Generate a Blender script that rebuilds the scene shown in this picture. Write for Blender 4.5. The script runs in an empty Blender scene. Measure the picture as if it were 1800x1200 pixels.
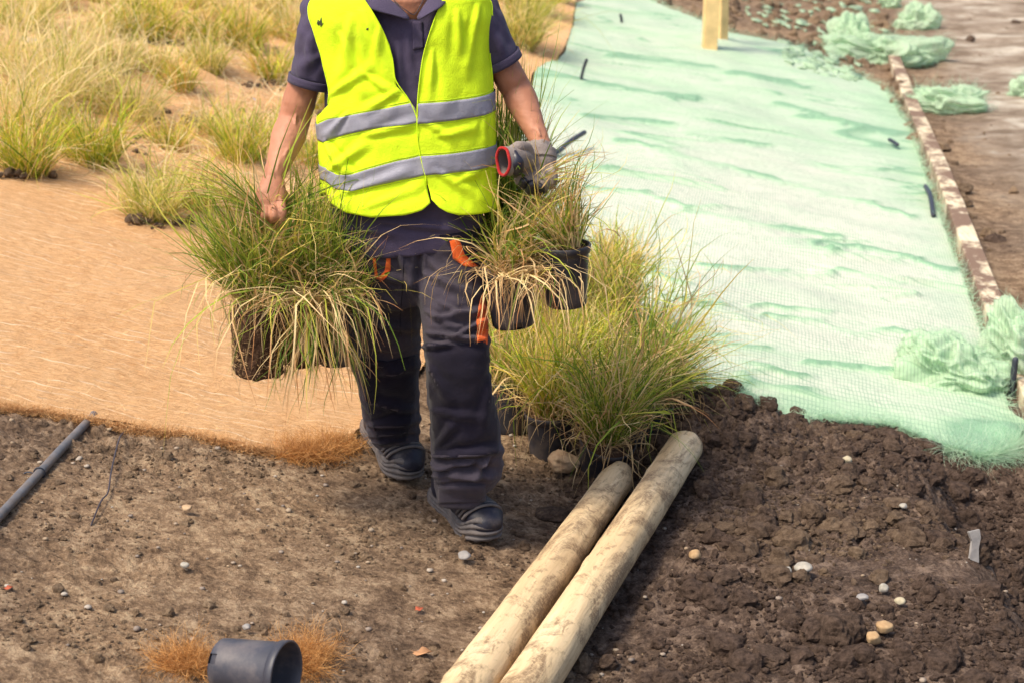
import bpy, bmesh, math, random
import numpy as np
from mathutils import Vector, Matrix
from mathutils.bvhtree import BVHTree
from mathutils.geometry import delaunay_2d_cdt
S = bpy.context.scene
COL = S.collection
R = math.radians
# ------------------------------------------------------------------ camera, sky, sun
CAM_H, PITCH, FPX = 1.97, R(15.2), 3500.0
cam = bpy.data.objects.new('camera', bpy.data.cameras.new('camera')); COL.objects.link(cam)
cam.location = (0, 0, CAM_H); cam.rotation_euler = (R(90) - PITCH, 0, 0)
cam.data.lens = 70; cam.data.sensor_width = 36; cam.data.clip_end = 6000; cam.data.clip_start = 0.1
cam.data.dof.use_dof = True; cam.data.dof.focus_distance = 5.35; cam.data.dof.aperture_fstop = 5.6
S.camera = cam
SUN_EL, SUN_AZ = R(56), R(-128)          # azimuth measured from +Y towards +X
w = bpy.data.worlds.new('World'); S.world = w; w.use_nodes = True
nt = w.node_tree; bg = nt.nodes['Background']
sky = nt.nodes.new('ShaderNodeTexSky'); sky.sky_type = 'NISHITA'; sky.sun_disc = False
sky.sun_elevation = SUN_EL; sky.sun_rotation = SUN_AZ; sky.air_density = 1.0; sky.dust_density = 4.0; sky.ozone_density = 0.6
nt.links.new(sky.outputs[0], bg.inputs[0]); bg.inputs[1].default_value = 0.14
sd = bpy.data.lights.new('sun', 'SUN'); sd.energy = 2.6; sd.angle = R(12); sd.color = (1.0, 0.88, 0.70)
sun = bpy.data.objects.new('sun', sd); COL.objects.link(sun)
sv = Vector((math.sin(SUN_AZ) * math.cos(SUN_EL), math.cos(SUN_AZ) * math.cos(SUN_EL), math.sin(SUN_EL)))
sun.rotation_euler = sv.to_track_quat('Z', 'Y').to_euler(); sun.location = sv * 30
S.view_settings.view_transform = 'Standard'; S.view_settings.look = 'None'
S.view_settings.exposure = 0.64; S.view_settings.gamma = 1.0

# ------------------------------------------------------------------ object helpers
def tag(o, label=None, cat=None, group=None, kind=None):
    if label: o['label'] = label
    if cat: o['category'] = cat
    if group: o['group'] = group
    if kind: o['kind'] = kind
    return o
def empty(name, loc, label, cat, group=None):
    o = bpy.data.objects.new(name, None); COL.objects.link(o); o.location = loc; o.empty_display_size = 0.1
    return tag(o, label, cat, group)
def link(name, me, mat, parent=None, smooth=True):
    o = bpy.data.objects.new(name, me); COL.objects.link(o)
    if mat:
        me.materials.clear(); me.materials.append(mat)
    if smooth: me.polygons.foreach_set('use_smooth', [True] * len(me.polygons))
    if parent:
        o.parent = parent; o.matrix_parent_inverse = Matrix.Translation(parent.location).inverted() if parent.type == 'EMPTY' else Matrix.Identity(4)
    return o
def mesh_np(name, v, f, attrs=None):
    """v (n,3), f (m,k) array or list of faces"""
    me = bpy.data.meshes.new(name)
    v = np.asarray(v, dtype=np.float32)
    if isinstance(f, np.ndarray):
        k = f.shape[1]; m = len(f)
        me.vertices.add(len(v)); me.vertices.foreach_set('co', v.ravel())
        me.loops.add(m * k); me.loops.foreach_set('vertex_index', f.astype(np.int32).ravel())
        me.polygons.add(m); me.polygons.foreach_set('loop_start', np.arange(0, m * k, k, dtype=np.int32))
        me.update(calc_edges=True)
    else:
        me.from_pydata([tuple(map(float, p)) for p in v], [], [tuple(map(int, q)) for q in f])
    if attrs:
        for an, vals in attrs.items():
            a = me.attributes.new(an, 'FLOAT', 'POINT'); a.data.foreach_set('value', np.asarray(vals, dtype=np.float32))
    return me
def grid_faces(nr, nc):
    i = np.arange(nr - 1)[:, None] * nc + np.arange(nc - 1)[None, :]
    i = i.ravel()
    return np.stack([i, i + 1, i + nc + 1, i + nc], 1)

# ------------------------------------------------------------------ noise
_rng = np.random.RandomState(7)
_perm = _rng.permutation(256).astype(np.int64); _perm = np.concatenate([_perm, _perm, _perm])
_ang = _rng.rand(256) * 2 * np.pi
_g2 = np.stack([np.cos(_ang), np.sin(_ang)], 1)
_g3 = _rng.randn(256, 3); _g3 /= np.linalg.norm(_g3, axis=1)[:, None]
def pn2(x, y, seed=0):
    x = np.asarray(x, float) + seed * 17.31; y = np.asarray(y, float) - seed * 9.77
    xi = np.floor(x).astype(np.int64); yi = np.floor(y).astype(np.int64); xf = x - xi; yf = y - yi
    u = xf * xf * xf * (xf * (xf * 6 - 15) + 10); v = yf * yf * yf * (yf * (yf * 6 - 15) + 10)
    def g(ix, iy, dx, dy):
        h = _perm[(_perm[ix & 255] + iy) & 255]; gg = _g2[h]; return gg[..., 0] * dx + gg[..., 1] * dy
    a = g(xi, yi, xf, yf); b = g(xi + 1, yi, xf - 1, yf); c = g(xi, yi + 1, xf, yf - 1); d = g(xi + 1, yi + 1, xf - 1, yf - 1)
    return 1.5 * ((a + u * (b - a)) + v * ((c + u * (d - c)) - (a + u * (b - a))))
def pn3(p, seed=0):
    p = np.asarray(p, float) + seed * 11.3
    i = np.floor(p).astype(np.int64); f = p - i; w_ = f * f * f * (f * (f * 6 - 15) + 10)
    out = 0
    for dx in (0, 1):
        for dy in (0, 1):
            for dz in (0, 1):
                h = _perm[(_perm[(_perm[(i[..., 0] + dx) & 255] + i[..., 1] + dy) & 255] + i[..., 2] + dz) & 255]
                gg = _g3[h]; d = f - np.array([dx, dy, dz])
                n = (gg * d).sum(-1)
                n = n * (w_[..., 0] if dx else 1 - w_[..., 0]) * (w_[..., 1] if dy else 1 - w_[..., 1]) * (w_[..., 2] if dz else 1 - w_[..., 2])
                out = out + n
    return 1.4 * out
def fbm2(x, y, oct=4, seed=0, gain=.5):
    s = 0; a = 1; f = 1
    for k in range(oct):
        s = s + a * pn2(x * f, y * f, seed + k); a *= gain; f *= 2.03
    return s
def sm(x, a, b):
    t = np.clip((np.asarray(x, float) - a) / (b - a), 0, 1); return t * t * (3 - 2 * t)

# ------------------------------------------------------------------ terrain height and picture-to-place helpers
def xb(y): return 1.94 + 0.135 * (y - 7.4)      # line of the edging board at the foot of the bank
ZB = -0.28
def H(x, y):
    x = np.asarray(x, float); y = np.asarray(y, float)
    yy = np.clip(y, 3.0, 24.0)
    s = x - xb(yy)
    u = np.maximum(-s, 0)
    z = ZB + 0.16 * np.minimum(u, 2.4) + 0.20 * np.clip(u - 2.4, 0, 6)
    z = z - 0.03 * sm(s, 0.0, 0.25)
    near = 1 - sm(y, 6.0, 6.7)
    # the heap of dug soil right of the poles, cut off along a bank edge
    edge = 1.30 + 0.05 * pn2(y * 1.7, y * 0 + 3.3) + 0.04 * pn2(y * 5, y * 0 + 1.3)
    platform = sm(x, 0.15, 0.65) * (1 - sm(x, edge - 0.08, edge + 0.17))
    z = z + near * platform * (0.05 + 0.13 * np.clip(x - 0.2, 0, 1.2))
    z = z + 0.15 * np.exp(-((x - 0.66) / 0.26) ** 2 - ((y - 6.10) / 0.24) ** 2)
    z = z - near * 0.10 * sm(x, edge + 0.0, edge + 0.25)
    # undulation of the old bank and of the path
    z = z + 0.035 * pn2(x * 0.9, y * 0.9, 3) * sm(-s, 0.2, 1.5) * sm(y, 5.6, 7.5)
    z = z + 0.10 * sm(-x, 0.9, 2.4) * (0.5 + 0.5 * pn2(x * .7, y * .7, 5)) * sm(y, 7.5, 9.5)
    z = z + 0.012 * pn2(x * 2.3, y * 2.3, 4)
    return z
cp, sp = math.cos(PITCH), math.sin(PITCH)
def ray(u, v):
    a = (u - 900) / FPX; b = (600 - v) / FPX
    return Vector((a, cp + b * sp, -sp + b * cp))
def P(u, v, Y):
    d = ray(u, v); t = Y / d.y
    return Vector((d.x * t, Y, CAM_H + d.z * t))
def hit(u, v):
    d = ray(u, v); t = np.linspace(3.2, 40, 1500)
    zz = CAM_H + d.z * t - H(d.x * t, d.y * t)
    i = int(np.argmax(zz < 0)) or len(t) - 1
    a, b = t[i - 1], t[i]
    for _ in range(20):
        m = (a + b) / 2
        if CAM_H + d.z * m - float(H(d.x * m, d.y * m)) < 0: b = m
        else: a = m
    return Vector((d.x * b, d.y * b, CAM_H + d.z * b))
def proj(p):
    p = np.asarray(p, float); dep = p[..., 1] * cp + (CAM_H - p[..., 2]) * sp
    up = p[..., 1] * sp - (CAM_H - p[..., 2]) * cp
    return 900 + FPX * p[..., 0] / dep, 600 - FPX * up / dep
def zat(v, Y): return P(900, v, Y).z
def xat(u, z, Y): return (u - 900) / FPX * (Y * cp + (CAM_H - z) * sp)
def inpoly(x, y, poly):
    ins = np.zeros(np.shape(x), bool); n = len(poly)
    for i in range(n):
        x0, y0 = poly[i]; x1, y1 = poly[(i + 1) % n]
        if y0 == y1: continue
        c = ((y0 > y) != (y1 > y)) & (x < (x1 - x0) * (y - y0) / (y1 - y0) + x0)
        ins ^= c
    return ins
def hxy(u, v):
    p = hit(u, v); return (p.x, p.y)

# ------------------------------------------------------------------ material helpers
def srgb(r, g, b):
    f = lambda c: (c / 255 / 12.92) if c / 255 <= 0.04045 else ((c / 255 + 0.055) / 1.055) ** 2.4
    return (f(r), f(g), f(b), 1)
class Mt:
    def __init__(s, name, base=(.5, .5, .5, 1), rough=.8, spec=.3):
        s.m = bpy.data.materials.new(name); s.m.use_nodes = True; s.nt = s.m.node_tree
        s.b = s.nt.nodes['Principled BSDF']; s.b.inputs['Base Color'].default_value = base
        s.b.inputs['Roughness'].default_value = rough; s.b.inputs['Specular IOR Level'].default_value = spec
        s.tc = s.n('ShaderNodeTexCoord')
    def n(s, t, **kw):
        nd = s.nt.nodes.new(t)
        for k, v in kw.items():
            if hasattr(nd, k) and k not in ('name',): setattr(nd, k, v)
            else: nd.inputs[k].default_value = v
        return nd
    def l(s, a, b): s.nt.links.new(a, b)
    def mapv(s, scale=(1, 1, 1), rot=(0, 0, 0)):
        m = s.n('ShaderNodeMapping'); m.inputs['Scale'].default_value = scale; m.inputs['Rotation'].default_value = rot
        s.l(s.tc.outputs['Object'], m.inputs[0]); return m.outputs[0]
    def noise(s, scale, detail=4, rough=.55, vec=None, dist=0):
        nd = s.n('ShaderNodeTexNoise'); nd.inputs['Scale'].default_value = scale; nd.inputs['Detail'].default_value = detail
        nd.inputs['Roughness'].default_value = rough; nd.inputs['Distortion'].default_value = dist
        s.l(vec or s.tc.outputs['Object'], nd.inputs['Vector']); return nd.outputs['Fac']
    def ramp(s, fac, stops):
        r = s.n('ShaderNodeValToRGB'); e = r.color_ramp.elements
        while len(e) < len(stops): e.new(0.5)
        for el, (p, c) in zip(e, stops): el.position = p; el.color = c if len(c) == 4 else (*c, 1)
        s.l(fac, r.inputs[0]); return r.outputs[0]
    def mix(s, fac, a, b, mode='MIX'):
        m = s.n('ShaderNodeMix'); m.data_type = 'RGBA'; m.blend_type = mode
        for sock, val in ((m.inputs[0], fac), (m.inputs[6], a), (m.inputs[7], b)):
            if isinstance(val, (float, int)): sock.default_value = val
            elif isinstance(val, tuple): sock.default_value = val if len(val) == 4 else (*val, 1)
            else: s.l(val, sock)
        return m.outputs[2]
    def math(s, op, a, b=0.0):
        m = s.n('ShaderNodeMath'); m.operation = op
        for sock, val in ((m.inputs[0], a), (m.inputs[1], b)):
            if isinstance(val, (float, int)): sock.default_value = val
            else: s.l(val, sock)
        return m.outputs[0]
    def attr(s, name):
        a = s.n('ShaderNodeAttribute'); a.attribute_name = name; return a.outputs['Fac']
    def col(s, c): s.l(c, s.b.inputs['Base Color'])
    def bump(s, h, strength=.5, dist=.01):
        b = s.n('ShaderNodeBump'); b.inputs['Strength'].default_value = strength; b.inputs['Distance'].default_value = dist
        s.l(h, b.inputs['Height']); s.l(b.outputs[0], s.b.inputs['Normal'])
G = lambda v, *a: (v, v, v, 1)

# ---- soil
def soil_mat():
    t = Mt('soil', rough=.95, spec=.15)
    n1 = t.noise(1.3, 4); n2 = t.math('ADD', t.math('MULTIPLY', t.noise(14, 6, .7), .55), t.math('MULTIPLY', t.noise(75, 5, .75), .45)); n3 = t.noise(230, 3, .75)
    wet = t.ramp(n2, [(.40, (.042, .028, .021)), (.5, (.118, .080, .060)), (.60, (.25, .18, .135))])
    dry = t.ramp(n2, [(.40, (.14, .088, .054)), (.5, (.335, .222, .133)), (.60, (.55, .405, .255))])
    f = t.math('MULTIPLY_ADD', t.math('SUBTRACT', n1, .5), 1.6); t.nt.nodes[-1]
    ad = t.math('ADD', t.attr('dry'), t.math('MULTIPLY', t.math('SUBTRACT', n1, .5), 1.3))
    ad = t.math('MINIMUM', t.math('MAXIMUM', ad, 0.0), 1.0)
    c = t.mix(ad, wet, dry)
    # pale dried mud of the wheel-rolled road
    vv = t.mapv((1.3, 1.7, 1), (0, 0, .12)); n4 = t.noise(1.8, 7, .7, vv)
    pale = t.ramp(n4, [(.40, (.21, .155, .11)), (.52, (.36, .285, .215)), (.66, (.62, .56, .46))])
    c = t.mix(t.attr('road'), c, pale)
    c = t.mix(t.math('MULTIPLY', t.ramp(n3, [(.62, G(0)), (.72, G(1))]), .35), c, (.34, .29, .22, 1))
    t.col(c); t.bump(t.math('ADD', n2, t.math('MULTIPLY', n3, .35)), 1.0, .022)
    return t.m
M_SOIL = soil_mat()
def clod_mat():
    t = Mt('soil_clod', rough=.97, spec=.1)
    n2 = t.noise(55, 6, .75); at = t.attr('tint')
    a = t.ramp(n2, [(.35, (.040, .027, .021)), (.65, (.148, .101, .077))])
    b = t.ramp(n2, [(.35, (.16, .104, .066)), (.65, (.38, .275, .175))])
    t.col(t.mix(at, a, b)); t.bump(t.noise(140, 5, .8), 1.0, .012); return t.m
M_CLOD = clod_mat()
def stone_mat(name, c1, c2):
    t = Mt(name, rough=.85); n = t.noise(28, 5, .6); t.col(t.ramp(n, [(.32, c1), (.7, c2)])); t.bump(t.noise(80, 4), .4, .004); return t.m
def pebble_mat():
    t = Mt('pebble', rough=.8); n = t.noise(60, 4)
    c = t.ramp(t.attr('tint'), [(0, (.20, .17, .15)), (.35, (.36, .30, .24)), (.6, (.38, .28, .17)), (.85, (.42, .38, .33)), (1, (.52, .50, .44))])
    t.col(t.mix(t.math('MULTIPLY', n, .5), c, (.16, .11, .08, 1))); return t.m
M_PEB = pebble_mat()

# ---- coir matting
def coir_mat():
    t = Mt('coir_matting', rough=.9, spec=.15)
    rot = (0, 0, R(6))
    n1 = t.noise(1.1, 4); fib = t.noise(26, 6, .75, t.mapv((1, 5, 1), rot), .8); fine = t.noise(220, 3, .7)
    c = t.ramp(fib, [(.36, (.48, .235, .095)), (.5, (.80, .465, .215)), (.64, (.95, .66, .37))])
    c = t.mix(t.math('MULTIPLY', t.ramp(fine, [(.40, G(0)), (.58, G(1))]), .40), c, (.48, .23, .095, 1))
    c = t.mix(t.math('MULTIPLY', t.ramp(n1, [(.35, G(0)), (.65, G(1))]), .30), c, (.80, .53, .29, 1))
    # pale stitching: short strokes in rows
    sc = t.n('ShaderNodeSeparateXYZ'); mp = t.mapv((1, 1, 1), rot); wob = t.noise(3.0, 2, .5, mp)
    t.l(mp, sc.inputs[0])
    yy = t.math('ADD', sc.outputs[1], t.math('ADD', t.math('MULTIPLY', wob, .07), t.math('MULTIPLY', n1, .5)))
    row = t.math('FRACT', t.math('MULTIPLY', yy, 22.0))
    ln = t.math('LESS_THAN', t.math('ABSOLUTE', t.math('SUBTRACT', row, .5)), .07)
    brk = t.noise(1, 2, .6, t.mapv((6, 22, 1), rot))
    ln = t.math('MULTIPLY', ln, t.ramp(brk, [(.46, G(0)), (.62, G(1))]))
    c = t.mix(t.math('MULTIPLY', ln, .7), c, (.97, .80, .56, 1))
    t.col(c)
    t.bump(t.math('ADD', t.math('MULTIPLY', fib, 1.0), t.math('ADD', t.math('MULTIPLY', fine, .5), t.math('MULTIPLY', ln, .9))), .9, .013)
    return t.m
M_COIR = coir_mat()
def fibre_mat(name, stops, tr=.3):
    t = Mt(name, rough=.8, spec=.2); c = t.ramp(t.attr('tint'), stops); t.col(c)
    tb = t.n('ShaderNodeBsdfTranslucent'); t.l(c, tb.inputs[0]); ms = t.n('ShaderNodeMixShader'); ms.inputs[0].default_value = tr
    t.l(t.b.outputs[0], ms.inputs[1]); t.l(tb.outputs[0], ms.inputs[2]); t.l(ms.outputs[0], t.nt.nodes['Material Output'].inputs[0]); return t.m
M_COIRF = fibre_mat('coir_fibre', [(0, (.46, .24, .09)), (.5, (.70, .42, .19)), (1, (.88, .62, .34))])
M_COIRT = fibre_mat('coir_tuft', [(0, (.34, .15, .05)), (.5, (.58, .29, .09)), (1, (.76, .46, .20))])
M_GRNF = fibre_mat('green_fibre', [(0, (.36, .60, .40)), (.5, (.48, .70, .49)), (1, (.68, .78, .62))], .4)
# ---- green erosion blanket
def green_mat(net=True):
    t = Mt('green_blanket' if net else 'green_fleece', rough=.75, spec=.2)
    a = R(7.7)
    n1 = t.noise(1.6, 4, .6, t.mapv((.55, 1.5, 1), (0, 0, R(20)))); n2 = t.noise(9, 6, .7, t.mapv((1, 2.5, 1), (0, 0, R(15)))); n3 = t.noise(160, 4, .8)
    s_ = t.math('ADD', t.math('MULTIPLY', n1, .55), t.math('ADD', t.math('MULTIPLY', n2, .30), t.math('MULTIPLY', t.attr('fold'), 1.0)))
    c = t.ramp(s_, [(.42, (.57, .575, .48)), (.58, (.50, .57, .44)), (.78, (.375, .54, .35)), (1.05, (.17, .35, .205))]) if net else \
        t.ramp(t.math('ADD', t.math('MULTIPLY', n2, .8), t.math('MULTIPLY', n3, .3)), [(.35, (.50, .74, .47)), (.5, (.62, .84, .58)), (.7, (.74, .88, .66))])
    c = t.mix(t.math('MULTIPLY', t.ramp(n3, [(.42, G(0)), (.65, G(1))]), .30), c, (.72, .74, .65, 1))
    # fine extruded net in two directions
    mp = t.mapv((1, 1, 1), (0, 0, a)); sx = t.n('ShaderNodeSeparateXYZ'); t.l(mp, sx.inputs[0]); wob = t.noise(5, 2, .5, mp)
    l1 = t.math('FRACT', t.math('MULTIPLY', t.math('ADD', sx.outputs[0], t.math('MULTIPLY', wob, .02)), 70.0))
    l2 = t.math('FRACT', t.math('MULTIPLY', t.math('ADD', sx.outputs[1], t.math('MULTIPLY', wob, -.03)), 22.0))
    k1 = t.math('LESS_THAN', l1, .26); k2 = t.math('LESS_THAN', l2, .16); kk = t.math('MAXIMUM', k1, k2)
    brk = t.ramp(t.noise(7, 4, .7), [(.36, G(.45)), (.56, G(1))])
    c = t.mix(t.math('MULTIPLY', t.math('MULTIPLY', kk, brk), .72 if net else .5), c, (.21, .36, .24, 1))
    if net:
        spk = t.ramp(t.noise(13, 5, .75, t.mapv((1, 1.8, 1))), [(.65, G(0)), (.70, G(1))])
        c = t.mix(t.math('MULTIPLY', spk, .55), c, (.22, .17, .11, 1))
    t.col(c); t.bump(t.math('ADD', t.math('MULTIPLY', n2, 1.0), t.math('MULTIPLY', n3, .35)), .5 if net else .15, .012)
    if not net:     # open fleece: some light passes between the fibres
        tr_ = t.n('ShaderNodeBsdfTransparent'); ms = t.n('ShaderNodeMixShader'); t.l(t.ramp(n2, [(.35, G(.10)), (.65, G(.45))]), ms.inputs[0])
        tl_ = t.n('ShaderNodeBsdfTranslucent'); t.l(c, tl_.inputs[0]); m2 = t.n('ShaderNodeMixShader'); m2.inputs[0].default_value = .35
        t.l(t.b.outputs[0], m2.inputs[1]); t.l(tl_.outputs[0], m2.inputs[2]); t.l(m2.outputs[0], ms.inputs[1]); t.l(tr_.outputs[0], ms.inputs[2]); t.l(ms.outputs[0], t.nt.nodes['Material Output'].inputs[0])
    return t.m
M_GREEN = green_mat(); M_FLEECE = green_mat(False)
# ---- wood
def pole_mat():
    t = Mt('peeled_pole', rough=.75, spec=.2)
    n = t.noise(5, 5, .6, t.mapv((3, 3, .35))); d = t.noise(9, 6, .72, t.mapv((1, 1, .55)), .6); f = t.noise(75, 5, .75, t.mapv((1, 1, .06)))
    c = t.ramp(n, [(.3, (.50, .35, .19)), (.55, (.70, .53, .315)), (.75, (.82, .68, .46))])
    c = t.mix(t.math('MULTIPLY', t.ramp(f, [(.45, G(0)), (.7, G(1))]), .35), c, (.48, .33, .18, 1))
    dm = t.ramp(d, [(.46, G(0)), (.57, G(1))]); sp_ = t.ramp(t.noise(110, 5, .8), [(.38, G(.25)), (.52, G(1))])
    c = t.mix(t.math('MULTIPLY', t.math('MULTIPLY', dm, sp_), .8), c, (.17, .105, .06, 1))
    c = t.mix(t.math('MULTIPLY', t.ramp(t.noise(26, 5, .7, t.mapv((1, 1, .5)), 1.0), [(.60, G(0)), (.66, G(1))]), .7), c, (.24, .155, .09, 1))
    t.col(c); t.bump(t.math('ADD', n, t.math('MULTIPLY', f, .9)), .8, .006); return t.m
M_POLE = pole_mat()
def board_mat():
    t = Mt('muddy_board', rough=.85, spec=.2)
    f = t.noise(4, 4, .6, t.mapv((18, .7, 6), (0, 0, R(7.7)))); d = t.noise(2.2, 6, .75, t.mapv((2.0, 1.3, 1)))
    c = t.ramp(f, [(.3, (.52, .42, .27)), (.7, (.74, .66, .50))])
    c = t.mix(t.ramp(d, [(.43, G(0)), (.52, G(1))]), c, (.19, .125, .09, 1)); t.col(c); t.bump(d, .5, .01); return t.m
M_BOARD = board_mat()
def simple(name, c, rough=.8, spec=.3, var=.25, sc=20, bs=.2, bd=.003, bscale=None, dirt=None):
    t = Mt(name, rough=rough, spec=spec); n = t.noise(sc, 5, .6)
    lo = tuple(x * (1 - var) for x in c[:3]); hi = tuple(min(1, x * (1 + var)) for x in c[:3])
    cc = t.ramp(n, [(.3, lo), (.7, hi)])
    if dirt:
        col, amt, a, b, s2 = dirt; cc = t.mix(t.math('MULTIPLY', t.ramp(t.noise(s2, 5, .65), [(a, G(0)), (b, G(1))]), amt), cc, col)
    t.col(cc); t.bump(t.noise(bscale or sc * 3, 4), bs, bd); return t.m
M_PLANK = simple('sawn_stake', (.70, .50, .24), .8, .2, .2, 8)
M_POT = simple('pot_plastic', (.022, .024, .034), .42, .45, .3, 9, .1, .002, dirt=((.17, .13, .10, 1), .55, .45, .75, 14))
M_POT_SKYLIT = simple('dusty_skylit_pot_plastic', (.045, .047, .065), .5, .5, .3, 9, .1, .002, dirt=((.26, .21, .17, 1), .5, .45, .75, 9))  # dust, plus a lighter base with sky light painted into the colour
M_ROOT = simple('root_ball', (.075, .042, .027), .95, .1, .5, 45, .9, .01, dirt=((.30, .19, .11, 1), .6, .55, .65, 60))
M_PIPE = simple('grey_pipe', (.12, .12, .13), .5, .4, .3, 30, .1, dirt=((.22, .16, .11, 1), .6, .4, .7, 20))
M_WIRE = simple('dark_wire', (.05, .04, .05), .5, .4)
M_STAKE = simple('dark_peg', (.03, .035, .05), .45, .4)
def grass_mat(name, stops, tr=.28): return fibre_mat(name, stops, tr)
M_GR_G = grass_mat('grass_green', [(0, (.06, .12, .02)), (.24, (.17, .27, .035)), (.46, (.42, .48, .06)), (.62, (.68, .52, .12)), (.85, (.86, .68, .36)), (1, (.50, .24, .10))])
M_GR_Y = grass_mat('grass_golden', [(0, (.09, .17, .015)), (.28, (.33, .42, .03)), (.5, (.64, .62, .06)), (.72, (.72, .44, .10)), (1, (.86, .70, .34))])
M_GR_B = grass_mat('grass_bank', [(0, (.20, .25, .04)), (.3, (.48, .50, .09)), (.55, (.74, .64, .18)), (.8, (.84, .66, .30)), (1, (.90, .76, .46))], .45)
M_LITTER = grass_mat('dead_blades', [(0, (.50, .36, .18)), (.5, (.76, .60, .34)), (1, (.90, .78, .52))], .3)
M_STRAW = grass_mat('grass_straw', [(0, (.40, .25, .12)), (.5, (.64, .45, .23)), (1, (.84, .67, .40))], .3)
# ---- person
def skin_mat():
    t = Mt('skin', rough=.55, spec=.35); n = t.noise(9, 4); n2 = t.noise(70, 3)
    c = t.ramp(n, [(.3, (.36, .150, .085)), (.7, (.50, .235, .140))]); t.col(t.mix(t.math('MULTIPLY', n2, .25), c, (.36, .14, .09, 1)))
    t.b.inputs['Subsurface Weight'].default_value = .12; t.b.inputs['Subsurface Radius'].default_value = (.02, .008, .004)
    t.bump(t.math('ADD', n2, t.noise(25, 4)), .35, .003); return t.m
M_SKIN = skin_mat()
def cloth(name, c, dirt=None, var=.15, weave=700, rough=.9, sheen=.1):
    t = Mt(name, rough=rough, spec=.2); n = t.noise(7, 5)
    cc = t.ramp(n, [(.3, tuple(x * (1 - var) for x in c)), (.7, tuple(min(1, x * (1 + var)) for x in c))])
    if dirt:
        col, amt, a, b, s2 = dirt; cc = t.mix(t.math('MULTIPLY', t.ramp(t.noise(s2, 5, .65), [(a, G(0)), (b, G(1))]), amt), cc, col)
    t.col(cc); t.b.inputs['Sheen Weight'].default_value = sheen
    t.bump(t.math('ADD', t.math('MULTIPLY', t.noise(40, 5, .65), 1.0), t.math('MULTIPLY', t.noise(weave * .6, 2), .6)), .6, .004); return t.m
M_SHIRT = cloth('navy_pique', (.062, .050, .092), None, .2)
M_TROU = cloth('grey_workwear', (.044, .037, .052), ((.20, .15, .14, 1), .14, .5, .8, 9), .25)
M_NAVY = cloth('navy_patch', (.011, .009, .020), ((.08, .06, .06, 1), .12, .5, .8, 12), .3)
M_ORANGE = cloth('orange_trim', (.72, .12, .022), ((.2, .08, .04, 1), .4, .5, .8, 20))
M_VEST = cloth('hi_vis_yellow', (.70, .95, .02), ((.36, .46, .05, 1), .28, .58, .80, 5), .06, 500, .8, 0)
M_REFL = cloth('reflective_tape', (.30, .30, .36), ((.16, .15, .2, 1), .4, .5, .75, 16), .12, 900, .42, 0)
M_KNIT = cloth('knit_glove', (.25, .21, .195), ((.12, .12, .10, 1), .5, .5, .8, 30), .2, 420)
M_RUBBER = simple('glove_rubber', (.018, .018, .032), .35, .5)
M_RED = cloth('red_binding', (.36, .018, .018))
M_LEATHER = simple('boot_leather', (.016, .016, .028), .55, .4, .4, 25, .3, .003, dirt=((.16, .13, .115, 1), .5, .50, .75, 16))
M_SOLE = simple('boot_sole', (.10, .09, .09), .7, .35, .35, 40, .4, .003, dirt=((.24, .19, .16, 1), .45, .45, .68, 22))
M_HAIR = simple('hair', (.06, .04, .03), .7)
M_EYE = simple('eye', (.6, .58, .55), .3)
# ================================================================== THE SETTING
# mat outlines in place coordinates
def poly_px(pts): return [hxy(u, v) for u, v in pts]
def smooth_line(pts, n):
    pts = np.array(pts, float); k = np.arange(len(pts))
    d = np.concatenate([[0], np.cumsum(np.linalg.norm(np.diff(pts, axis=0), axis=1))]); t = np.linspace(0, d[-1], n)
    return np.stack([np.interp(t, d, pts[:, i]) for i in range(2)], 1)
def coons(bot, top, left, right, nu, nv, gv=1.0):
    """bot, top run left to right; left, right run bottom to top"""
    b = smooth_line(bot, nu); t = smooth_line(top, nu); l = smooth_line(left, 400); r = smooth_line(right, 400)
    u = np.linspace(0, 1, nu)[None, :, None]; vv = np.linspace(0, 1, nv) ** gv
    li = np.stack([np.interp(vv, np.linspace(0, 1, 400), l[:, i]) for i in range(2)], 1)[:, None]
    ri = np.stack([np.interp(vv, np.linspace(0, 1, 400), r[:, i]) for i in range(2)], 1)[:, None]
    v = vv[:, None, None]; b = b[None]; t = t[None]
    return (1 - v) * b + v * t + (1 - u) * li + u * ri - ((1 - u) * (1 - v) * b[:, :1] + u * (1 - v) * b[:, -1:] + (1 - u) * v * t[:, :1] + u * v * t[:, -1:])
coir_near = [(-3.2, 5.55)] + poly_px([(-60, 716), (0, 724), (70, 730), (150, 747), (250, 764), (330, 772), (400, 786), (440, 797), (500, 802), (560, 792), (620, 776), (660, 740), (700, 716)])
coir_right = poly_px([(700, 716), (745, 650), (800, 560), (850, 420), (880, 300), (915, 190), (935, 135), (990, 95), (1003, 60), (1010, 20)]) + [(.75, 22), (0.9, 30)]
coir_left = [(-3.2, 5.55), (-6, 10), (-12, 30)]; coir_far = [(-12, 30), (-6, 31), (0.9, 30)]
green_near = poly_px([(880, 560), (1000, 640), (1100, 668), (1180, 660), (1235, 672), (1300, 700), (1345, 716), (1420, 738), (1490, 744), (1560, 752), (1610, 770), (1660, 794), (1720, 812), (1765, 806), (1800, 782)]) + [(xb(6.9) + .15, 6.85)]
def bxy(y, off=0): return (xb(y) + off, y)
green_right = [green_near[-1]] + [bxy(y, -.03) for y in (7.2, 8, 10, 12, 14)] + poly_px([(1555, 160), (1520, 140), (1400, 85), (1290, 62), (1180, 20), (1120, -15)])
green_left = [green_near[0]] + poly_px([(880, 420), (895, 300), (925, 190), (940, 132), (995, 92), (1008, 50), (1013, 10)])
green_far = [green_left[-1], green_right[-1]]
gside = smooth_line(green_right, 60)
coir_poly = coir_near + coir_right[1:] + coir_far[::-1][1:] + coir_left[::-1][1:-1]
green_poly = green_near + green_right[1:] + green_far[::-1][1:] + green_left[::-1][1:-1]

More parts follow.
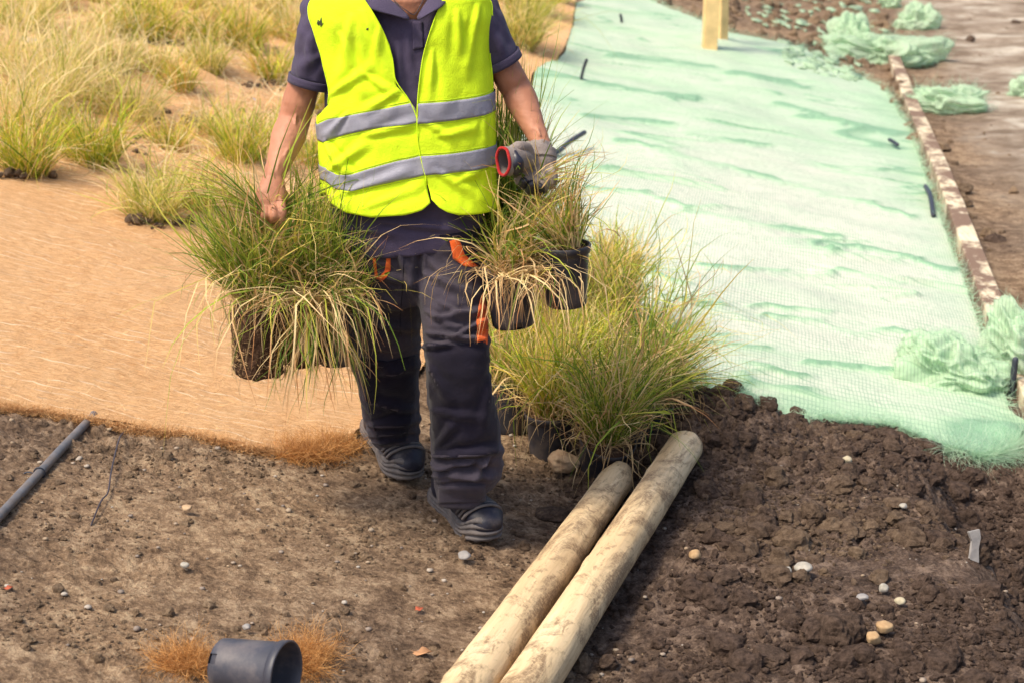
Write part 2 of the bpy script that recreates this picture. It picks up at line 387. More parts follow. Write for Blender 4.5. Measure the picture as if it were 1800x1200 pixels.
def zone(x, y):
    u, v = proj(np.stack([x, y, H(x, y)], -1))
    sx = x - xb(np.clip(y, 3, 24))
    road = sm(sx, .2, .7) * sm(y, 8.5, 13)
    dry = .62 - .75 * sm(x, .02, .35) * (1 - sm(y, 7, 9)) - .25 * sm(-x, 1.0, 1.5) + .1 * sm(sx, .3, .8)
    dry = dry + .3 * (pn2(x * 1.1, y * 1.1, 92)) + .38 * np.exp(-((x - 1.05) / .3) ** 2 - ((y - 6.1) / .35) ** 2)
    return dry, road
def fine(x, y):
    """small-scale relief of bare soil"""
    dug = sm(x, .0, .4) * (1 - sm(y, 7.2, 9)) ; l = .35 * sm(-x, .7, 1.3)
    amp = .58 + .67 * dug + l
    n = np.abs(pn2(x * 9, y * 9, 1)) * .020 + np.abs(pn2(x * 33, y * 33, 6)) * .008 + np.abs(pn2(x * 21, y * 21, 2)) * .011 + np.abs(pn2(x * 47, y * 47, 3)) * .008 + .004 * pn2(x * 85, y * 85, 5)
    m = .5 + .9 * sm(pn2(x * 1.8, y * 1.8, 8), -.3, .5)
    return (n - .010) * amp * m
def axis(lo, hi, step, far_lo, far_hi, gr):
    a = list(np.arange(lo, hi, step)); s = step; p = a[-1]
    while p < far_hi: s *= gr; p += s; a.append(p)
    s = step; p = a[0]; b = []
    while p > far_lo: s *= gr; p -= s; b.append(p)
    return np.array(b[::-1] + a)
gx = axis(-1.65, 1.85, .0055, -2500, 2500, 1.055); gy = axis(4.0, 6.6, .0055, -60, 4000, 1.015)
X, Y = np.meshgrid(gx, gy); hh = H(X, Y); inside = inpoly(X, Y, coir_poly) | inpoly(X, Y, green_poly)
Z = hh + np.where(inside, -.03, fine(X, Y))
dry, road = zone(X, Y)
# ruts and ridges on the road by the board
sX = X - xb(np.clip(Y, 3, 24)); rd = sm(sX, .15, .5)
Z = Z + rd * .030 * pn2(X * 1.6 + Y * .13, Y * 2.4, 12) + rd * .02 * np.abs(pn2(X * 5, Y * 6, 13))
me = mesh_np('ground', np.stack([X, Y, Z], -1).reshape(-1, 3), grid_faces(*X.shape), {'dry': dry.ravel(), 'road': road.ravel()})
tag(link('ground', me, M_SOIL), kind='structure')
def gz(x, y): return float(H(x, y))

# ------------------------------------------------------------------ rocks, clods
def ico(sub):
    bm = bmesh.new(); bmesh.ops.create_icosphere(bm, subdivisions=sub, radius=1); v = np.array([q.co[:] for q in bm.verts]); f = np.array([[a.index for a in q.verts] for q in bm.faces]); bm.free(); return v, f
def rock_shape(seed, sub, rough=.35, flat=.7):
    v, f = ico(sub); rs = np.random.RandomState(seed)
    d = 1 + rough * pn3(v * 1.1, seed) + rough * .5 * np.abs(pn3(v * 2.6, seed + 3)) + rough * .25 * pn3(v * 6, seed + 5)
    # chop by random planes
    v = v * d[:, None]
    for _ in range(5):
        n = rs.randn(3); n /= np.linalg.norm(n); k = v @ n; o = .72 + .2 * rs.rand(); v = v - np.outer(np.maximum(k - o, 0) * .85, n)
    v[:, 2] *= flat; return v, f
def craggy(seed):
    v, f = rock_shape(seed, 3, .6, .85); r = v / np.linalg.norm(v, axis=1)[:, None]
    return v + r * (.16 * np.abs(pn3(r * 3.3, seed + 1)) + .12 * pn3(r * 6.5, seed + 2))[:, None] - .06, f
def scatter(name, pts, sizes, shapes, seed, tints, sink=.35):
    rs = np.random.RandomState(seed); V = []; F = []; T = []; o = 0
    for (x, y), s, tt in zip(pts, sizes, tints):
        v, f = shapes[rs.randint(len(shapes))]; a = rs.rand() * 6.28; c, s_ = math.cos(a), math.sin(a)
        q = np.stack([v[:, 0] * c - v[:, 1] * s_, v[:, 0] * s_ + v[:, 1] * c, v[:, 2]], 1) * s * np.array([1, .7 + .5 * rs.rand(), .75 + .4 * rs.rand()])
        V.append(q + np.array([x, y, 0])); F.append(f + o); T.append(np.full(len(v), tt)); o += len(v)
    return V, F, T
def put(name, V, F, T, zs, mat):
    V = [v + np.array([0, 0, z]) for v, z in zip(V, zs)]
    return link(name, mesh_np(name, np.concatenate(V), np.concatenate(F), {'tint': np.concatenate(T)}), mat)
rs = np.random.RandomState(11)
small = [rock_shape(k, 1, .6, .8) for k in range(8)]; mid = [craggy(20 + k) for k in range(10)]; big = [rock_shape(40 + k, 3, .5) for k in range(6)]
def free(x, y): return ~(inpoly(x, y, coir_poly) | inpoly(x, y, green_poly))
def cloud(n, x0, x1, y0, y1, dens, s0, s1, pw):
    x = rs.uniform(x0, x1, n); y = rs.uniform(y0, y1, n); k = free(x, y) & (rs.rand(n) < dens(x, y)); x, y = x[k], y[k]
    s = s0 + (s1 - s0) * rs.rand(len(x)) ** pw; return x, y, s
dens_r = lambda x, y: np.clip(sm(x, .05, .45) * (.45 + .8 * pn2(x * 2.5, y * 2.5, 31)) + .05, 0, 1)
dens_l = lambda x, y: np.clip((.35 + 1.3 * pn2(x * 1.9, y * 1.9, 33)) * (1 - sm(x, .1, .5)), .02, 1)
sets = [(36000, .0, 1.9, 4.1, 6.9, dens_r, .0022, .012, 2.5, small), (7000, .05, 1.7, 4.1, 6.9, dens_r, .005, .040, 6.5, mid),
        (26000, -1.7, .5, 4.1, 6.6, dens_l, .0016, .007, 2.2, small), (3200, -1.7, .5, 4.1, 6.6, lambda x, y: np.maximum(dens_l(x, y), .35), .003, .015, 4.0, mid),
        (1500, 1.9, 7, 6.6, 22, lambda x, y: .5 * (1 - .75 * sm(x - xb(y), 0.3, .9)), .010, .05, 6, mid), (1500, .8, 4.2, 11, 24, lambda x, y: .6 * (1 - sm(x - xb(y), 0, .3)), .02, .08, 2, mid)]
AV, AF, AT, AZ, off = [], [], [], [], 0
for n, x0, x1, y0, y1, dn, s0, s1, pw, shp in sets:
    x, y, s = cloud(n, x0, x1, y0, y1, dn, s0, s1, pw); dr, _ = zone(x, y)
    V, F, T = scatter('c', list(zip(x, y)), s, shp, n, np.clip(dr + .35 * pn2(x * 1.4, y * 1.4, 91) + rs.uniform(-.2, .3, len(x)), 0, 1))
    zz = H(x, y) + fine(x, y) + s * .25
    for v, f, t, z in zip(V, F, T, zz): AV.append(v); AF.append(f); AT.append(t); AZ.append(z)
    # fix face offsets per set
    m = sum(len(v) for v in V); AF[-len(F):] = [f + off for f in F]; off += m
o = put('soil_clods', AV, AF, AT, AZ, M_CLOD); o.data.polygons.foreach_set('use_smooth', [False] * len(o.data.polygons)); tag(o, 'loose crumbly clods of dark brown soil over the bare ground', 'soil clods', kind='stuff')
x = rs.uniform(-1.7, 1.9, 1500); y = rs.uniform(4.1, 6.8, 1500); k = free(x, y) & (rs.rand(1500) < .75 - .35 * sm(x, 0, .5)); x, y = x[k], y[k]; s = .002 + .0085 * rs.rand(len(x)) ** 3
V, F, T = scatter('p', list(zip(x, y)), s, [rock_shape(80 + k, 1, .15, .6) for k in range(4)], 5, rs.rand(len(x)))
o = put('pebbles', V, F, T, H(x, y) + fine(x, y) + s * .5, M_PEB); tag(o, 'small pale and grey pebbles strewn through the soil', 'gravel', kind='stuff')

def stone(name, u, v, wpx, hr, label, cat, mat, seed, sub=4, rough=.3, group=None, lift=.3, asp=1.0, rz=0):
    p = hit(u, v); sc = FPX / (p - Vector((0, 0, CAM_H))).length; r = wpx / 2 / sc
    vv, f = rock_shape(seed, sub, rough, 1.0)
    vv = vv / np.abs(vv).max(0) * np.array([r, r * asp, r * hr]); c, s_ = math.cos(rz), math.sin(rz)
    vv = np.stack([vv[:, 0] * c - vv[:, 1] * s_, vv[:, 0] * s_ + vv[:, 1] * c, vv[:, 2] + r * hr * lift], 1)
    if name == 'stone': p = p + Vector((0, 0, max(0, float(fine(np.array([p.x]), np.array([p.y]))[0])) + .6 * r + .008))
    o = link(name, mesh_np(name, vv, f, {'tint': np.full(len(vv), .05)}), mat); o.location = p; tag(o, label, cat, group); return o
ST_SAND = stone_mat('sandstone', (.33, .21, .12), (.52, .38, .24)); ST_PALE = stone_mat('pale_stone', (.27, .25, .21), (.45, .42, .36))
ST_GREY = stone_mat('grey_stone', (.20, .19, .19), (.36, .34, .32)); ST_OCH = stone_mat('ochre_stone', (.30, .18, .085), (.48, .34, .19))
ST_YEL = stone_mat('yellowish_stone', (.36, .31, .20), (.54, .48, .34))
stone('stone', 992, 838, 66, .55, 'large tan angular stone on the path beside the black pots', 'stone', ST_SAND, 101, 4, .4, lift=.25)
stone('stone', 816, 989, 25, .6, 'smooth grey-beige pebble on the path below the front boot', 'stone', ST_GREY, 102, 3, .1)
stone('stone', 1221, 990, 22, .8, 'rounded ochre pebble in dark soil just right of the poles', 'stone', ST_OCH, 103, 3, .15)
stone('stone', 1384, 1017, 17, .8, 'smaller of two white stones lying side by side in dark soil', 'stone', ST_PALE, 104, 3, .1)
stone('stone', 1411, 1015, 33, .5, 'larger knobbly one of two white stones lying side by side', 'stone', ST_PALE, 136, 4, .08)
stone('stone', 1553, 1045, 18, .9, 'small angular white-grey stone alone in the dark soil', 'stone', ST_PALE, 106, 3, .3)
stone('stone', 1515, 1063, 22, .5, 'flat light grey pebble left of a cream pebble', 'stone', ST_GREY, 107, 3, .1)
stone('stone', 1581, 1071, 19, .7, 'rounded cream pebble right of a flat grey pebble', 'stone', ST_YEL, 108, 3, .12)
stone('stone', 1553, 1119, 32, .75, 'upper of two tan broken stones beside the biggest clod', 'stone', ST_OCH, 109, 3, .4)
stone('stone', 1533, 1141, 30, .75, 'lower of two tan broken stones beside the biggest clod', 'stone', ST_OCH, 110, 3, .4)
stone('stone', 1488, 819, 18, .8, 'pale lumpy stone near the top of the heap below a dark clod', 'stone', ST_YEL, 111, 3, .2)
stone('stone', 1587, 903, 15, .6, 'small white pebble alone on the upper right of the heap', 'stone', ST_PALE, 112, 3, .1)
stone('stone', 1640, 1160, 15, .6, 'small flat grey pebble near the lower right corner', 'stone', ST_GREY, 113, 3, .1)
stone('stone', 325, 1007, 17, .7, 'small pale stone on the left path above the fallen pot', 'stone', ST_PALE, 114, 3, .3)
stone('stone', 330, 906, 20, .5, 'flat beige stone on the left path below the coir edge', 'stone', ST_SAND, 115, 3, .2)
stone('stone', 434, 1114, 16, .7, 'pale stone just above the fallen black pot', 'stone', ST_GREY, 116, 3, .3)
stone('clod', 1468, 1122, 105, .75, 'biggest dark soil clod at the lower right', 'clod', M_CLOD, 121, 5, .5, lift=.3)
stone('clod', 1511, 793, 54, .65, 'dark round soil clod near the top of the heap by the green mat', 'clod', M_CLOD, 122, 5, .5)
stone('clod', 1275, 1022, 60, .6, 'dark soil clod below the ochre pebble', 'clod', M_CLOD, 123, 5, .5)
stone('clod', 1405, 731, 34, .8, 'soil lump sitting on the near edge of the green mat', 'clod', M_CLOD, 124, 4, .5)
stone('clod', 1345, 716, 44, .8, 'soil lump at the crest of the heap against the green mat', 'clod', M_CLOD, 125, 4, .5)
stone('clod', 1678, 862, 40, .5, 'flat soil slab at the brink of the cut bank', 'clod', M_CLOD, 126, 4, .4)
stone('clod', 1748, 425, 40, .6, 'dark soil lump on the track right of the edging board', 'clod', M_CLOD, 127, 4, .5)
stone('clod', 1706, 72, 17, .9, 'dark round lump on the far pale track', 'clod', M_CLOD, 128, 3, .4)
stone('clod', 1785, 42, 17, .6, 'dark lump on the pale track near the top right corner', 'clod', M_CLOD, 129, 3, .4)
stone('clod', 1350, 1160, 75, .6, 'broad brown clod at the bottom edge right of the poles', 'clod', M_CLOD, 130, 5, .5)
stone('clod', 1300, 870, 36, .7, 'rounded clod on the heap right of the pole tips', 'clod', M_CLOD, 131, 4, .5)
stone('clod', 970, 905, 70, .3, 'low flat brown clod on the path between boot and poles', 'clod', M_CLOD, 132, 4, .35)['tint'] = 1
# grey shard at the brink
p = hit(1713, 985); sh = [(-.017, 0), (-.010, .05), (-.022, .075), (.012, .082), (.016, .06), (.010, .03), (.012, -.01)]
bm = bmesh.new(); fa = [bm.verts.new((a, -.004, b)) for a, b in sh]; f0 = bm.faces.new(fa); r_ = bmesh.ops.extrude_face_region(bm, geom=[f0])
bmesh.ops.translate(bm, verts=[q for q in r_['geom'] if isinstance(q, bmesh.types.BMVert)], vec=(0, .010, 0)); bmesh.ops.recalc_face_normals(bm, faces=bm.faces)
bmesh.ops.bevel(bm, geom=bm.edges[:], offset=.002, segments=1)
me = bpy.data.meshes.new('shard'); bm.to_mesh(me); o = link('shard', me, ST_GREY, smooth=False); o.location = p + Vector((0, 0, .005)); o.rotation_euler = (-.25, .1, .3)
tag(o, 'thin grey shard sticking up at the edge of the soil bank', 'shard')

# ------------------------------------------------------------------ coir matting
M_DUMMY = None
def strands(rs, base, dirs, L, segs, wid, curl, tint, grav=0.0):
    """ribbons: base (n,3), dirs (n,3), lengths; returns verts, faces, tints"""
    n = len(base); d = dirs / np.linalg.norm(dirs, axis=1)[:, None]; p = base.copy(); pts = [p.copy()]; step = (L / segs)[:, None]
    bend = rs.randn(n, 3) * curl
    for k in range(segs):
        bend = bend * .8 + rs.randn(n, 3) * curl * .5
        d = d + bend; d[:, 2] -= grav; d /= np.linalg.norm(d, axis=1)[:, None]; p = p + d * step; pts.append(p.copy())
    pts = np.stack(pts, 1)                                            # n, s+1, 3
    tan = np.gradient(pts, axis=1); side = np.cross(tan, rs.randn(n, 1, 3)); side /= np.linalg.norm(side, axis=2)[..., None] + 1e-9
    wv = wid * np.linspace(1, .35, segs + 1)[None, :, None] if np.isscalar(wid) else wid[:, None, None] * np.linspace(1, .35, segs + 1)[None, :, None]
    V = np.stack([pts - side * wv / 2, pts + side * wv / 2], 2).reshape(-1, 3)
    b = (np.arange(n) * (segs + 1) * 2)[:, None] + (np.arange(segs) * 2)[None, :]; b = b.ravel()
    F = np.stack([b, b + 1, b + 3, b + 2], 1); T = np.repeat(tint, (segs + 1) * 2); return V, F, T
def fringe(rs, line, n, out, L, z_off, wid=.0011, curl=.35, spread=.02):
    ln = smooth_line(line, 600); i = rs.randint(0, 599, n); a = ln[i]; b = ln[i + 1]; f = rs.rand(n, 1); q = a + (b - a) * f
    tg = (b - a); tg /= np.linalg.norm(tg, axis=1)[:, None] + 1e-9; nr = np.stack([tg[:, 1], -tg[:, 0]], 1) * out
    q = q - nr * rs.rand(n, 1) * spread
    base = np.column_stack([q, H(q[:, 0], q[:, 1]) + z_off * rs.rand(n)])
    d = np.column_stack([nr + tg * rs.randn(n, 1) * .9, rs.rand(n) * .5 - .1]); return strands(rs, base, d, L * (.4 + .8 * rs.rand(n)), 5, wid, curl, rs.rand(n))
g = coons(coir_near, coir_far, coir_left, coir_right, 420, 620, 1.9)
x, y = g[..., 0], g[..., 1]; upper = sm(y, 7.8, 9.5)
ca, sa = math.cos(R(22)), math.sin(R(22)); a_ = x * ca - y * sa; b_ = x * sa + y * ca
z = H(x, y) + .012 + .012 * np.abs(pn2(a_ * .9, b_ * 5, 40)) * (.6 + upper) + upper * (1 - sm(np.linspace(0, 1, 420)[None, :], .93, .99)) * (.05 * np.abs(pn2(x * 1.8, y * 1.8, 41)) + .03 * np.abs(pn2(x * 4.5, y * 4.5, 42))) + .010 * pn2(x * 2.2, y * 2.2, 43)
z = z + .003 * pn2(x * 22, y * 22, 44) + upper * .012 * np.abs(pn2(x * 11, y * 11, 46))
edge = np.linspace(0, 1, 620)[:, None] ** 1.9
z = z + .018 * np.exp(-(edge / .0015)) * (.4 + pn2(x * 3, y * 3, 45))
cr = empty('coir_matting', hit(300, 600), 'tan coir fibre matting pegged over the bank on the left', 'erosion mat')
sh = mesh_np('sheet', np.stack([x, y, z], -1).reshape(-1, 3), grid_faces(*x.shape)); link('sheet', sh, M_COIR, cr)
rs = np.random.RandomState(3)
V, F, T = fringe(rs, coir_near[1:-2], 9000, -1, .035, .03); 
V2, F2, T2 = fringe(rs, coir_near[1:-2], 3000, 1, .03, .03); 
link('frayed_edge', mesh_np('frayed_edge', np.concatenate([V, V2]), np.concatenate([F, F2 + len(V)]), {'tint': np.concatenate([T, T2])}), M_COIRF, cr)

a_r = rs.uniform(-1.65, -.1, 9000); b_r = rs.uniform(5.3, 8.2, 9000); ok = inpoly(a_r, b_r, coir_poly); a_r, b_r = a_r[ok], b_r[ok]; n_ = len(a_r)
V, F, T = strands(rs, np.column_stack([a_r, b_r, H(a_r, b_r) + .018 + .01 * rs.rand(n_)]), np.column_stack([rs.randn(n_) * 1.4 + 0, rs.randn(n_) * .8, rs.randn(n_) * .1]), .05 * (.3 + rs.rand(n_)), 5, .0012, .25, rs.rand(n_))
link('loose_fibres', mesh_np('loose_fibres', V, F, {'tint': T}), M_COIRF, cr)
def tangle(name, u, v, rx, ry, rz, n, label, cat, mat, seed, wid=.0011, core=None, L=.08, group=None, parts=('loose_fibres',)):
    rs = np.random.RandomState(seed); c = hit(u, v); e = empty(name, c, label, cat, group)
    q = rs.randn(n, 3); q /= np.linalg.norm(q, axis=1)[:, None]; q *= (rs.rand(n, 1) ** .45) * (.85 + .9 * pn3(q * 1.9, seed))[:, None]
    base = q * np.array([rx, ry, rz]) + np.array(c) + np.array([0, 0, rz * .75])
    base[:, 2] = np.maximum(base[:, 2], H(base[:, 0], base[:, 1]) + .002)
    V, F, T = strands(rs, base, rs.randn(n, 3) * np.array([1, 1, .6]), L * (.4 + rs.rand(n)), 7, wid, .45, rs.rand(n))
    V[:, 2] = np.maximum(V[:, 2], H(V[:, 0], V[:, 1]) + .001)
    link(parts[0], mesh_np(parts[0], V, F, {'tint': T}), mat, e); return e
tangle('coir_fluff', 535, 806, .12, .06, .022, 2600, 'frayed rust-brown tuft of coir at the mat corner beside the rear boot', 'coir tuft', M_COIRT, 51)
tangle('coir_fluff', 590, 792, .10, .07, .022, 1300, 'thin fuzzy coir fibres on the ground right behind the rear boot', 'coir tuft', M_COIRT, 52)
tangle('coir_fluff', 326, 1175, .075, .06, .020, 2000, 'orange coir tuft left of the fallen pot', 'coir tuft', M_COIRT, 53)
tangle('coir_fluff', 530, 1168, .07, .10, .022, 2200, 'orange coir tuft behind the mouth of the fallen pot', 'coir tuft', M_COIRT, 54)
# dead blades lying on the planted part of the matting, and soil spilled over it
rs = np.random.RandomState(21); N_ = 9000; u_ = rs.uniform(-120, 1010, N_); v_ = rs.uniform(-60, 330, N_); x_ = []; 
D_ = np.array([hit(float(a), float(b))[:] for a, b in zip(rs.uniform(-120, 1000, 260), 330 - 400 * rs.rand(260) ** 1.1)])
ci = rs.randint(0, 260, N_); base = D_[ci] + rs.randn(N_, 3) * np.array([.22, .40, 0]); ok = inpoly(base[:, 0], base[:, 1], coir_poly) & (base[:, 1] > 8.3) & (rs.rand(N_) < .6)
base = base[ok]; n_ = len(base); base[:, 2] = H(base[:, 0], base[:, 1]) + .035 + .02 * rs.rand(n_)
V, F, T = strands(rs, base, np.column_stack([rs.randn(n_), rs.randn(n_) * 1.3, rs.rand(n_) * .35]), .28 * (.3 + rs.rand(n_)), 7, .0045, .13, rs.rand(n_), .05)
V[:, 2] = np.maximum(V[:, 2], H(V[:, 0], V[:, 1]) + .03)
tag(link('dead_grass', mesh_np('dead_grass', V, F, {'tint': T}), M_LITTER), 'dead straw blades lying tangled over the planted bank', 'grass litter', kind='stuff')
AV, AF, AT, AZ, off = [], [], [], [], 0
for (u, v, n_, ru, rv) in [(130, 205, 60, 30, 12), (372, 222, 90, 26, 10), (250, 262, 50, 22, 9), (20, 190, 40, 20, 10), (285, 92, 40, 20, 6), (215, 130, 40, 24, 8), (460, 160, 40, 20, 6), (120, 130, 30, 20, 8), (335, 220, 40, 20, 8), (550, 215, 30, 14, 6), (20, 318, 40, 30, 4), (265, 405, 30, 30, 4)]:
    P0 = [hit(u + ru * rs.randn(), v + rv * rs.randn()) for _ in range(n_)]; s = .005 + .018 * rs.rand(n_) ** 2.5
    V, F, T = scatter('s', [(p.x, p.y) for p in P0], s, mid, n_ + u, .1 + .4 * rs.rand(n_)); m = sum(len(q) for q in V)
    AV += V; AF += [f + off for f in F]; AT += T; AZ += [gz(p.x, p.y) + .03 + .3 * q for p, q in zip(P0, s)]; off += m
o = put('spilled_soil', AV, AF, AT, AZ, M_CLOD); tag(o, 'crumbs of dark soil spilled on the coir matting between the tufts', 'soil crumbs', kind='stuff')
# ------------------------------------------------------------------ green blanket
g = coons(green_near, green_far, green_left, green_right, 420, 620, 1.7)
x, y = g[..., 0], g[..., 1]
# creases run across the bank, slightly oblique
a_ = (x * math.cos(R(15)) + y * math.sin(R(15))); b_ = (-x * math.sin(R(15)) + y * math.cos(R(15)))
n = pn2(a_ * .55, b_ * 1.9 + .35 * pn2(a_ * 1.1, b_ * 1.1, 62), 61); ridge = np.exp(-(n / .055) ** 2) * sm(pn2(a_ * .9, b_ * .9, 63), -.1, .45)
n2 = pn2(a_ * 1.3, b_ * 4.2, 65); ridge2 = np.exp(-(n2 / .07) ** 2) * sm(pn2(a_ * 1.5, b_ * 1.5, 66), .0, .5)
z = H(x, y) + .018 + (.050 * ridge + .022 * ridge2) * (1 - .7 * sm(y, 8.5, 12)) + .016 * pn2(x * 1.6, y * 1.6, 67) + .006 * pn2(a_ * 3, b_ * 9, 68) + .0025 * pn2(x * 30, y * 30, 69)
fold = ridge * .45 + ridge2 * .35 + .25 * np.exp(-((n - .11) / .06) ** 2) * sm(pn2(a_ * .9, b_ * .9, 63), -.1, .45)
uu, vv_ = proj(np.stack([x, y, z], -1))
creases = [(1180, 270, 1260, 290), (1260, 290, 1330, 308), (1330, 308, 1390, 325), (1390, 325, 1440, 340), (1455, 345, 1520, 357), (1520, 357, 1590, 379), (1040, 333, 1120, 340), (1120, 340, 1195, 362), (1220, 374, 1280, 384), (1280, 384, 1340, 398), (1340, 398, 1455, 416),
           (1450, 430, 1530, 440), (1530, 440, 1600, 455), (1600, 455, 1665, 476), (1180, 523, 1252, 536), (1360, 558, 1430, 565), (1430, 565, 1510, 590), (1510, 588, 1560, 582), (1560, 582, 1640, 596), (1380, 185, 1430, 200), (1430, 200, 1500, 220), (1500, 220, 1560, 236), (1060, 150, 1200, 172), (1050, 205, 1160, 218), (1150, 485, 1200, 500),
           (1490, 478, 1570, 497), (1340, 540, 1440, 548), (1250, 470, 1360, 478), (1300, 130, 1400, 150), (1100, 100, 1230, 118), (1230, 240, 1330, 255), (1240, 600, 1330, 612), (1440, 640, 1560, 652), (1170, 575, 1260, 590), (1100, 250, 1160, 262), (1330, 640, 1400, 660)]
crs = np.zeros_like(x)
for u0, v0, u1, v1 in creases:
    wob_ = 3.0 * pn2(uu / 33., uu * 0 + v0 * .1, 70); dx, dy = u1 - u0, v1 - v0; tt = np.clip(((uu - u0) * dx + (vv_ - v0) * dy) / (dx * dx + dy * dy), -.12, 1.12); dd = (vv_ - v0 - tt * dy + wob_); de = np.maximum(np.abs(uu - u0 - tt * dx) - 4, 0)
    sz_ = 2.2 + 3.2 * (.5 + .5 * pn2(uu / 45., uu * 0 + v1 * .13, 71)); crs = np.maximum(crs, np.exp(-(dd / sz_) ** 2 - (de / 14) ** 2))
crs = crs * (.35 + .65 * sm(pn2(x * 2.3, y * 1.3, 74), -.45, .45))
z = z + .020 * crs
fold = fold + .65 * crs + .20 * (1 - sm(y, 6.8, 8.6)) + .25 * (1 - sm(np.linspace(0, 1, 620)[:, None] ** 1.7 * np.ones_like(x), .0, .035)) + .22 * sm(y, 10.5, 13) * np.ones_like(x) + .15 * sm(x - xb(y), -.45, -.05)  # crease tint: greener thick fibre plus the narrow shadows painted into the colour
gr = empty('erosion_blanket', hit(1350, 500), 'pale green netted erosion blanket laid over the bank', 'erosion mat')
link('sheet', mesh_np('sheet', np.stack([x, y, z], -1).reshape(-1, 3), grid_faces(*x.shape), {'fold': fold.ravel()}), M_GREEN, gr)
V, F, T = fringe(rs, green_near[2:], 7000, -1, .05, .03, .0012); V2, F2, T2 = fringe(rs, green_near[2:], 2500, 1, .06, .03, .0012)
V3, F3, T3 = fringe(rs, green_near[-5:], 2500, 1, .16, .03, .0012); V4, F4, T4 = fringe(rs, green_right[1:], 3500, 1, .07, .05, .0022)
link('frayed_edge', mesh_np('frayed_edge', np.concatenate([V, V2, V3, V4]), np.concatenate([F, F2 + len(V), F3 + len(V) + len(V2), F4 + len(V) + len(V2) + len(V3)]), {'tint': np.concatenate([T, T2, T3, T4])}), M_GRNF, gr)

def fleece(u, v, sx, sy, sz, rz, label, seed, fib=1500, Lf=.12, bend=0, lift=.6, y_at=None):
    c = hit(u, v); e = empty('fibre_clump', c, label, 'fibre clump'); vv, f = ico(6); rs = np.random.RandomState(seed)
    wq = vv + .45 * np.stack([pn3(vv * 1.8, seed + 6), pn3(vv * 1.8, seed + 7), pn3(vv * 1.8, seed + 8)], 1); d = 1 + .70 * pn3(vv * np.array([1.6, 1.6, 1.2]), seed) + .26 * (1 - 2.6 * np.abs(pn3(wq * np.array([2.4, 1.2, 2.6]), seed + 1))) + .035 * (1 - 2.6 * np.abs(pn3(wq * np.array([6, 3, 5]), seed + 2))) + .01 * pn3(vv * 18, seed + 4)
    q = vv * d[:, None] * np.array([sx, sy, sz]); q[:, 2] += bend * np.abs(q[:, 0]); c_, s_ = math.cos(rz), math.sin(rz)
    q = np.stack([q[:, 0] * c_ - q[:, 1] * s_ + c.x, q[:, 0] * s_ + q[:, 1] * c_ + c.y, q[:, 2] + sz * lift], 1)
    q[:, 2] += H(q[:, 0], q[:, 1]) ; q[:, 2] = np.maximum(q[:, 2], H(q[:, 0], q[:, 1]) - .02)
    me = mesh_np('bundle', q, f); link('bundle', me, M_FLEECE, e)
    i = rs.randint(0, len(q), fib); nn = vv[i] + rs.randn(fib, 3) * .7
    V, F, T = strands(rs, q[i], nn, Lf * (.3 + rs.rand(fib)), 6, (.0010 if c.y < 9 else .0025), .35, rs.rand(fib)); V[:, 2] = np.maximum(V[:, 2], H(V[:, 0], V[:, 1]))
    link('loose_fibres', mesh_np('loose_fibres', V, F, {'tint': T}), M_GRNF, e); return e
fleece(1555, 108, .42, .30, .13, .1, 'long draped green fibre heap at the far end of the edging board', 71, 1500, .12)
fleece(1498, 92, .15, .2, .19, .1, 'upright green fibre fold at the left end of the far heap', 77, 500, .1)
fleece(1612, 52, .17, .15, .14, .2, 'round pale green fibre ball on the far track', 72, 700, .1)
fleece(1670, 196, .26, .16, .10, -.2, 'ragged pale green fibre clump on the track right of the board', 73, 1200, .13)
fleece(1806, 170, .12, .12, .09, .2, 'pale green fibre ball cut by the right edge of the picture', 74, 500, .09)
fleece(1566, 14, .10, .12, .08, .2, 'tiny green fibre scrap on the soil at the top', 75, 300, .09)
fleece(1672, 668, .17, .17, .10, .35, 'crumpled green netting heap lying over the near part of the board', 76, 3000, .06)
fleece(1795, 668, .12, .14, .17, .5, 'tall green netting hump at the right edge behind the black peg', 78, 2600, .06)
# torn scraps of blanket scattered over the soil beyond
rs = np.random.RandomState(9); V = []; F = []; o_ = 0
for k in range(190):
    u = 1330 + 200 * rs.rand() + 30 * rs.randn(); v = (u - 1250) * .25 * rs.rand() ** 1.2 * 1.8 + rs.rand() * 25 - 10
    if k > 120: u = 1380 + 130 * rs.rand(); v = 95 + (u - 1380) * .3 + rs.randn() * 12
    if u < 1290 or u > 1580: continue
    c = hit(u, max(-8, v)); m = 9; r = .015 + .05 * rs.rand() ** 2; ang = np.linspace(0, 6.28, m, endpoint=False)
    px = c.x + np.cos(ang) * r * (1 + .5 * rs.randn(m)) * 1.0; py = c.y + np.sin(ang) * r * 2.5 * (1 + .4 * rs.randn(m)); pz = H(px, py) + .012 + .025 * rs.rand(m)
    V += list(np.stack([px, py, pz], 1)) + [np.array([c.x, c.y, gz(c.x, c.y) + .02 * rs.rand() + .02])]
    F += [(o_ + i, o_ + (i + 1) % m, o_ + m) for i in range(m)]; o_ += m + 1
o = link('netting_scraps', mesh_np('netting_scraps', V, np.array(F)), M_FLEECE); sld = o.modifiers.new('t', 'SOLIDIFY'); sld.thickness = .008
tag(o, 'torn pale green shreds of blanket scattered over the soil beyond the mat', 'fibre scraps', kind='stuff')
